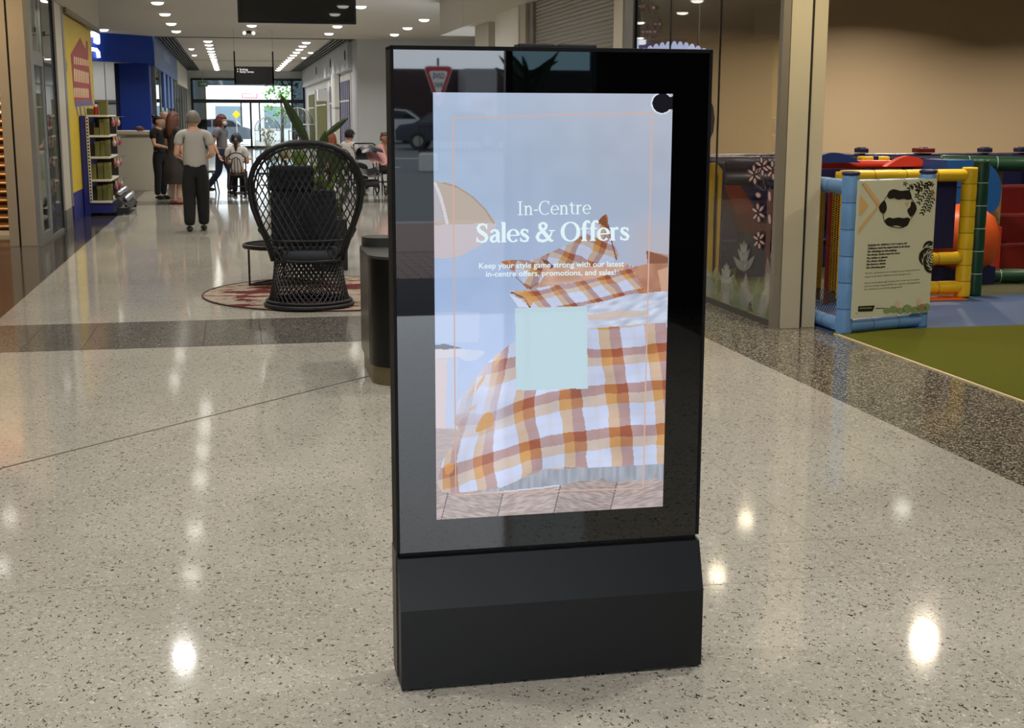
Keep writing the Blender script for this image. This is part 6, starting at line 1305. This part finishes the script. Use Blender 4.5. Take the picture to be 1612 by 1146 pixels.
def blind_window(n_, y0, y1, z1, m_, lab):
    t = MB().box(3.66, 3.70, y0-.2, y1+.2, 0.0, z1+.18).build('window_%d' % n_, WHITE); struct(t)
    k = 0; nn = 5 if m_ is BLP else max(5, int((y1-y0)/.55))
    for k in range(nn): MB().box(3.63, 3.66, y0+(y1-y0)*k/nn, y0+(y1-y0)*(k+.58)/nn, .1, z1).build('blind_slat', m_, t)
    MB().box(3.622, 3.658, y0, y1, z1*.76, z1*.76+.05).build('mid_rail', WHITE, t); MB().box(3.64, 3.66, y0, y1, .1, z1).build('blind_back', mat('blind_back', (44, 44, 50), 0.9), t)
blind_window(1, 42.6, 46.2, 2.75, BLP, ''); blind_window(2, 48.9, 51.2, 2.72, BLP, ''); blind_window(3, 53.2, 59.5, 2.70, BLO, ''); blind_window(4, 61.0, 65.5, 2.6, BLO, '')
cp = thing('pilaster', 'white pilaster between the mauve blind windows', 'pilaster', (3.6, 47.6, 0)); MB().box(3.50, 3.66, 46.8, 48.4, 0, 3.06).build('shaft', WHITE, cp, world=True); MB().box(3.495, 3.66, 46.78, 48.42, 1.9, 1.93).build('joint', ALU, cp, world=True)
wb = thing('wall_box', 'small white box sign on the wall beside the olive blinds', 'box sign', (3.5, 52.3, 2.2)); MB().box(-.25, .13, -.2, .2, 0, .45).build('box', mat('box_white', (220, 222, 222), 0.4), wb); MB().box(-.26, -.25, -.2, .2, .02, .43).build('lit_face', emis('box_glow', (236, 242, 250), 1.1), wb)

# ------------------------------------------------------------------ far end glazing and the street beyond
FBL = mat('far_frame_black', (24, 26, 28), 0.4)
struct(MB().box(-6, -1.98, 70, 70.2, 0, 4.4).build('wall_far', WW)); struct(MB().box(3.72, 6, 70, 70.2, 0, 4.4).build('wall_far', WW)); struct(MB().box(-1.98, 3.72, 70, 70.2, 3.5, 4.4).build('wall_far', WW))
fw_ = struct(MB().box(-1.98, 3.72, 69.95, 70.1, 3.40, 3.5).build('window_5', FBL))
for x_ in (-1.98, 3.0, 3.62): MB().box(x_, x_+.10, 69.95, 70.1, 0, 3.42).build('window_frame', FBL, fw_)
MB().box(-1.98, 3.72, 69.93, 70.1, 2.28, 2.46).build('window_frame', FBL, fw_); MB().box(-1.98, 3.72, 69.95, 70.1, 0, .12).build('window_frame', FBL, fw_); MB().box(0.9, 1.0, 69.95, 70.1, 0, 2.3).build('window_frame', FBL, fw_)
MB().box(-1.9, -1.25, 70.0, 70.02, .1, 3.4).build('tinted_pane', glass('tint_pane', (120, 128, 132), 1.5), fw_); MB().box(3.08, 3.64, 70.0, 70.02, .1, 3.4).build('tinted_pane', MATS['tint_pane'], fw_); MB().box(-1.25, 3.0, 70.0, 70.02, 3.15, 3.4).build('tinted_pane', MATS['tint_pane'], fw_)
MB().box(-1.25, 3.0, 70.0, 70.02, .1, 3.15).build('pane', CLEAR, fw_)
es = thing('exit_sign', 'small dark exit sign hanging before the far glazing', 'sign', (-1.3, 66, 3.0)); MB().box(-.22, .22, -.03, .03, 0, .24).build('box', FBL, es); MB().box(-.18, .18, -.034, -.03, .05, .19).build('face', mat('exit_green', (60, 84, 60), 0.5), es); MB().tube([(0, 0, .24), (0, 0, .87)], .012, 6).build('rod', ALU, es)
struct(MB().box(-40, 45, 70.2, 130, -.1, -.02).build('floor', mat('street_paving', (150, 148, 142), 0.8, var=0.05)))
bd = thing('street_building', 'pale sunlit building beyond the far glazing', 'building', (3, 95, 0)); PB = mat('render_pale', (206, 212, 214), 0.8); PB2 = mat('render_tan', (196, 176, 150), 0.8)
MB().box(-22, 30, 95, 97, -.02, 9).build('wall', PB, bd, world=True)
for x_ in (-2.2, 7.5, -9): MB().box(x_, x_+.55, 94.4, 95, -.02, 9).build('pillar', PB2, bd, world=True)
for k in range(9): MB().box(-11+k*3.3, -9.2+k*3.3, 94.95, 95, 0.8, 2.3).build('window', mat('street_window', (96, 116, 124), 0.2), bd, world=True)
bb = thing('billboard', 'white billboard with a red outlined panel seen through the far glazing', 'billboard', (1.0, 88, 0)); MB().box(.4, 1.9, 88, 88.1, 2.5, 4.2).build('board', mat('board_white', (232, 232, 230), 0.6), bb, world=True); MB().box(.65, 1.65, 87.98, 88, 2.75, 3.05).build('red_panel', mat('board_red', (190, 90, 100), 0.6), bb, world=True); MB().box(.72, 1.58, 87.97, 87.98, 2.81, 2.99).build('inner_panel', mat('board_inner', (226, 224, 226), 0.6), bb, world=True)
for x_ in (.55, 1.7): MB().box(x_, x_+.1, 88.02, 88.1, -.02, 2.5).build('leg', FBL, bb, world=True)
rt = random.Random(8); tr_ = thing('street_tree', 'leafy green tree outside the far glazing', 'tree', (3.0, 84, 0)); MB().tube([(0, 0, -.02), (.05, 0, 1.6), (-.05, 0, 3.2)], [.11, .09, .05], 8).build('trunk', mat('bark', (70, 60, 48), 0.9), tr_, smooth=True); mb = MB()
for k in range(500):
    a, r_, z_ = rt.uniform(0, 6.28), rt.random()**.5*1.15, rt.uniform(1.5, 4.8); x_, y_ = r_*math.cos(a), r_*math.sin(a); q_ = Vector((rt.uniform(-1, 1), rt.uniform(-1, 1), rt.uniform(-1, 1))).normalized(); s1_ = q_.cross(V(0, 0, 1)).normalized()*.09; s2_ = q_*.15; p = V(x_, y_, z_); mb.poly([p-s2_, p+s1_, p+s2_, p-s1_])
tag(mb.build('foliage', mat('tree_green', (84, 132, 48), 0.7, var=0.3, vscale=3), tr_), None, None, None, 'stuff')
def make_car(label, loc, rz, m_):
    t = thing('parked_car', label, 'car', loc, rz); GLS = mat('car_glass', (24, 28, 32), 0.05, spec=0.8)
    side = [(-2.2, .35), (-2.25, .75), (-2.05, .95), (-1.5, 1.02), (-.9, 1.42), (.2, 1.5), (1.2, 1.42), (1.75, 1.05), (2.15, .95), (2.22, .55), (2.15, .32)]
    MB().prism(side, 1, -.88, .88).build('body', m_, t, smooth=True, auto=25)
    gl_ = [(-1.38, 1.03), (-.85, 1.37), (.18, 1.44), (1.12, 1.36), (1.6, 1.04)]; MB().prism(gl_, 1, -.886, .886).build('side_glass', GLS, t)
    MB().box(-.02, .06, -.89, .89, 1.0, 1.45).build('door_pillar', m_, t); MB().add([(1.60, -.7, 1.06), (1.26, -.62, 1.38), (1.26, .62, 1.38), (1.60, .7, 1.06)], [(0, 1, 2, 3)]).build('rear_glass', GLS, t, loc=(.17, 0, 0))
    for x_ in (-1.35, 1.35):
        for y_ in (-.80, .80): wv = MB().tube([(x_, y_-.1, .33), (x_, y_+.1, .33)], .33, 20).build('wheel', BLACK, t, smooth=True, auto=40); MB().tube([(x_, y_-.105, .33), (x_, y_+.105, .33)], .2, 16).build('hub', ALU, wv, smooth=True, auto=40)
    for y_ in (-.6, .6): MB().box(-2.25, -2.18, y_-.18, y_+.18, .7, .84).build('headlamp', mat('lamp_clear', (220, 222, 224), 0.1), t); MB().box(2.14, 2.22, y_-.18, y_+.18, .78, .9).build('tail_lamp', mat('lamp_red', (150, 24, 20), 0.2), t)
    return t
make_car('dark grey car parked beyond the far glazing', (-1.2, 80, -.02), 0.05, mat('car_slate', (86, 96, 104), 0.25))
yb_ = thing('yellow_sign', 'yellow street sign seen beside the masked woman through the far glazing', 'sign', (.25, 78, -.02)); MB().add([(0, -.02, 1.5), (.24, -.02, 1.74), (0, -.02, 1.98), (-.24, -.02, 1.74), (0, .02, 1.5), (.24, .02, 1.74), (0, .02, 1.98), (-.24, .02, 1.74)], [(0, 1, 2, 3), (7, 6, 5, 4), (0, 4, 5, 1), (1, 5, 6, 2), (2, 6, 7, 3), (3, 7, 4, 0)]).build('plate', mat('sign_yellow', (232, 206, 40), 0.5), yb_); MB().tube([(0, .03, 0), (0, .03, 1.9)], .03, 8).build('pole', ALU, yb_)
# ------------------------------------------------------------------ entrance and street behind the camera (mirrored in the kiosk glass)
MIRY = 2*(KYG+0.003)
def mv(x, y, D):      # point at distance D behind the mirror plane seen at photo pixel x, y -> real place
    v = atY(x, y, D); return Vector((v.x, MIRY-D, v.z))
def mf(x, y, z=0.0): v = fl(x, y, z); return Vector((v.x, MIRY-v.y, v.z))
ENT = -3.6
WB = mat('entrance_wall_dark', (52, 48, 46), 0.7)
struct(MB().box(2.95, 4.5, ENT-.2, ENT, 0, CEIL).build('wall_back', WB)); struct(MB().box(4.5, 14.2, ENT-.2, ENT, 0, 3.7).build('wall_back', PEACH)); struct(MB().box(-6, -1.9, ENT-.2, ENT, 0, CEIL).build('wall_back', WB)); struct(MB().box(-1.9, 2.95, ENT-.2, ENT, 2.75, CEIL).build('wall_back', WB))
struct(MB().box(-1.9, 2.95, -6.1, ENT, -.05, .004).build('floor', mat('entrance_mat', (26, 27, 30), 0.95, var=0.2, vscale=80)))
df = struct(MB().box(2.20, 2.26, ENT-.12, ENT-.05, 0, 2.75).build('door_1', FBL)); MB().box(2.26, 2.95, ENT-.09, ENT-.07, 0, 2.75).build('pane', glass('door_tint', (165, 182, 186), 1.5), df)
# brick paving: herringbone-like rows, nearest bricks built, the rest as ground
BRK = [mat('paver_%d' % i, c, 0.8, var=0.1, vscale=10) for i, c in enumerate(((126, 104, 96), (112, 96, 92), (136, 110, 98)))]
pv = struct(MB().box(-12, 14, -13.2, -6.1, -.06, -.008).build('floor', mat('paver_joint', (50, 46, 44), 0.9)))
bpz = [MB().box(-.115, .115, -.055, .055, -.02, 0).build('paver_proto', m_, None) for m_ in BRK]
cnt = 0
for r_ in range(22):
    for k in range(13):
        o = bpz[(r_*5+k*3) % 3] if cnt < 3 else bpz[(r_*5+k*3) % 3].copy()
        if cnt < 3: o = bpz[cnt]
        else: COL.objects.link(o)
        o.name = 'paver'; o.parent = pv; o.location = (1.0+k*.24+(r_ % 2)*.12, -6.2-r_*.12, 0); cnt += 1
tag(MB().box(-12, 14, -13.2, -8.85, -.02, -.002).build('far_pavers', BRK[0], pv), None, None, None, None)
struct(MB().box(-30, 40, -13.5, -13.2, -.1, .0).build('trim_6', mat('kerb_grey', (150, 150, 148), 0.8)))
# road rising gently towards the car park
ASP = mat('asphalt', (92, 96, 98), 0.85, var=0.06, vscale=4)
rd_ = struct(MB().add([(-40, -13.5, -.06), (50, -13.5, -.06), (50, -30, .05), (-40, -30, .05), (50, -90, 1.3), (-40, -90, 1.3)], [(0, 3, 2, 1), (3, 5, 4, 2)]).build('floor', ASP))
def gz(y): return -.06+.11*(-13.5-y)/16.5 if y > -30 else .05+1.25*(-30-y)/60
PNT = mat('road_paint', (220, 222, 220), 0.7)
for (x0, x1, y0, y1) in ((2.6, 3.4, -26.5, -26.2), (2.9, 4.9, -33.0, -32.7), (2.0, 6.5, -38.0, -37.7), (2.5, 2.75, -19.5, -18.2)):
    MB().add([(x0, y0, gz(y0)+.01), (x1, y0, gz(y0)+.01), (x1, y1, gz(y1)+.01), (x0, y1, gz(y1)+.01)], [(0, 1, 2, 3)]).build('road_marking', PNT, rd_)
# give way sign
gv = mv(690, 128, 40); gs = thing('give_way_sign', 'red and white triangular give way sign on a pole, mirrored in the kiosk glass', 'sign', (gv.x, gv.y, gz(gv.y)))
RED = mat('sign_red', (176, 40, 44), 0.5); zc = gv.z-gz(gv.y)
def tri(hw, zt_, zb_, y_, m_, nm_):
    c = .10*hw/.42; pts = [(-hw+c, zt_), (hw-c, zt_), (hw-c*.2, zt_-c*.35), (hw-c*.15, zt_-c*1.1), (c*.7, zb_+c*.5), (0, zb_), (-c*.7, zb_+c*.5), (-hw+c*.15, zt_-c*1.1), (-hw+c*.2, zt_-c*.35)]
    return MB().prism([(x, zc+z) for x, z in pts], 1, y_, y_+.012).build(nm_, m_, gs)
SW_ = mat('sign_panel_white', (224, 222, 218), 0.5)
tri(.43, .45, -.72, 0.0, SW_, 'plate'); tri(.405, .43, -.685, .012, RED, 'red_border'); tri(.275, .30, -.42, .024, SW_, 'white_face')
for tx, dz, w_ in (('GIVE', .075, .36), ('WAY', -.19, .27)):
    o = text_part('sign_text', tx, .235, NBK, gs, (w_/2, .042, zc+dz), rot=(PI/2, 0, PI), width=w_, bold=.003)
MB().tube([(0, -.03, 0), (0, -.03, zc+.68)], .035, 8).build('pole', mat('pole_dark', (60, 62, 66), 0.5), gs)
# car, white fence, building
cv = mv(660, 200, 52); make_car('dark car parked across the road, mirrored in the kiosk glass', (cv.x+1.4, cv.y, gz(cv.y)), 0.25, mat('car_dark_blue', (40, 46, 56), 0.15))
make_car('pale car behind the dark car, mirrored in the kiosk glass', (cv.x-1.0, cv.y-6, gz(cv.y-6)), 0.0, mat('car_silver', (190, 194, 198), 0.2))
fn_ = thing('steel_fence', 'black steel fence in front of the parked cars, mirrored in the kiosk glass', 'fence', (cv.x+1.0, -40.5, gz(-40.5)))
for k in range(28): MB().box(-1.6+k*.17, -1.57+k*.17, -.015, .015, 0, 1.0).build('paling', BLACK, fn_)
for z_ in (.12, .98): MB().box(-1.65, 3.1, -.02, .02, z_, z_+.05).build('rail', BLACK, fn_)
for i, x_ in enumerate((2.9, 5.5)):
    o = MB().box(-.25, .25, -.25, .25, 0, .5, bev=.03).build('concrete_block', mat('block_white', (200, 200, 196), 0.7), None, loc=(x_, -31, gz(-31))); tag(o, 'white concrete block at the roadside, %s, mirrored in the kiosk glass' % ('left', 'right')[i], 'block'); MB().box(-.2, .2, -.2, .2, .5, .52).build('cap_stone', o.data.materials[0], o)
sb = thing('street_shops', 'dark shop building with an awning across the road, mirrored in the kiosk glass', 'building', (4, -66, 0)); DB = mat('brick_dark', (58, 42, 42), 0.8)
Yb = -66.0; zt = mv(640, 108, MIRY-Yb).z; g0 = gz(Yb)
MB().box(-30, 40, Yb-6, Yb, 0, zt).build('wall', DB, sb, world=True); MB().box(-30, 7.5, Yb-.0, Yb+2.5, zt-1.0, zt-.75).build('awning', mat('awning_dark', (40, 34, 36), 0.7), sb, world=True)
MB().box(-2, 7.0, Yb+.02, Yb+.12, zt-2.2, zt-1.15).build('red_fascia', mat('fascia_red', (120, 40, 44), 0.6), sb, world=True)
for x_ in (-1.5, 2.4, 5.6): MB().box(x_, x_+2.2, Yb+.02, Yb+.1, g0, zt-2.4).build('shop_window', mat('shop_warm', (150, 120, 84), 0.4), sb, world=True)
wx0, wx1 = mv(721, 150, MIRY-Yb).x, mv(768, 150, MIRY-Yb).x; MB().box(wx0, wx1, Yb+.02, Yb+2.6, g0, zt-.05).build('pale_bay', mat('bay_grey', (140, 140, 142), 0.7), sb, world=True); MB().box(wx0+.25, wx1-.2, Yb+2.6, Yb+2.65, g0+1.2, zt-1.6).build('red_frame', RED, sb, world=True); MB().box(wx0+.38, wx1-.33, Yb+2.65, Yb+2.68, g0+1.3, zt-1.75).build('bay_window', mat('bay_dark', (70, 72, 76), 0.4), sb, world=True)
pt = mv(830, 95, 14); plt = thing('entrance_plant', 'dark leafy plant by the entrance, mirrored at the top of the kiosk glass', 'plant', (pt.x, pt.y, 0)); MB().tube([(0, 0, 0), (.03, 0, 1.3), (0, 0, pt.z-.1)], [.04, .03, .02], 6).build('trunk', STEM, plt)
for k in range(14): a = k*2.4; big_leaf(plt, (0, 0, pt.z-.15-.02*k), (.35*math.cos(a), .35*math.sin(a), pt.z+.1*math.sin(k)), .035, LEAF)
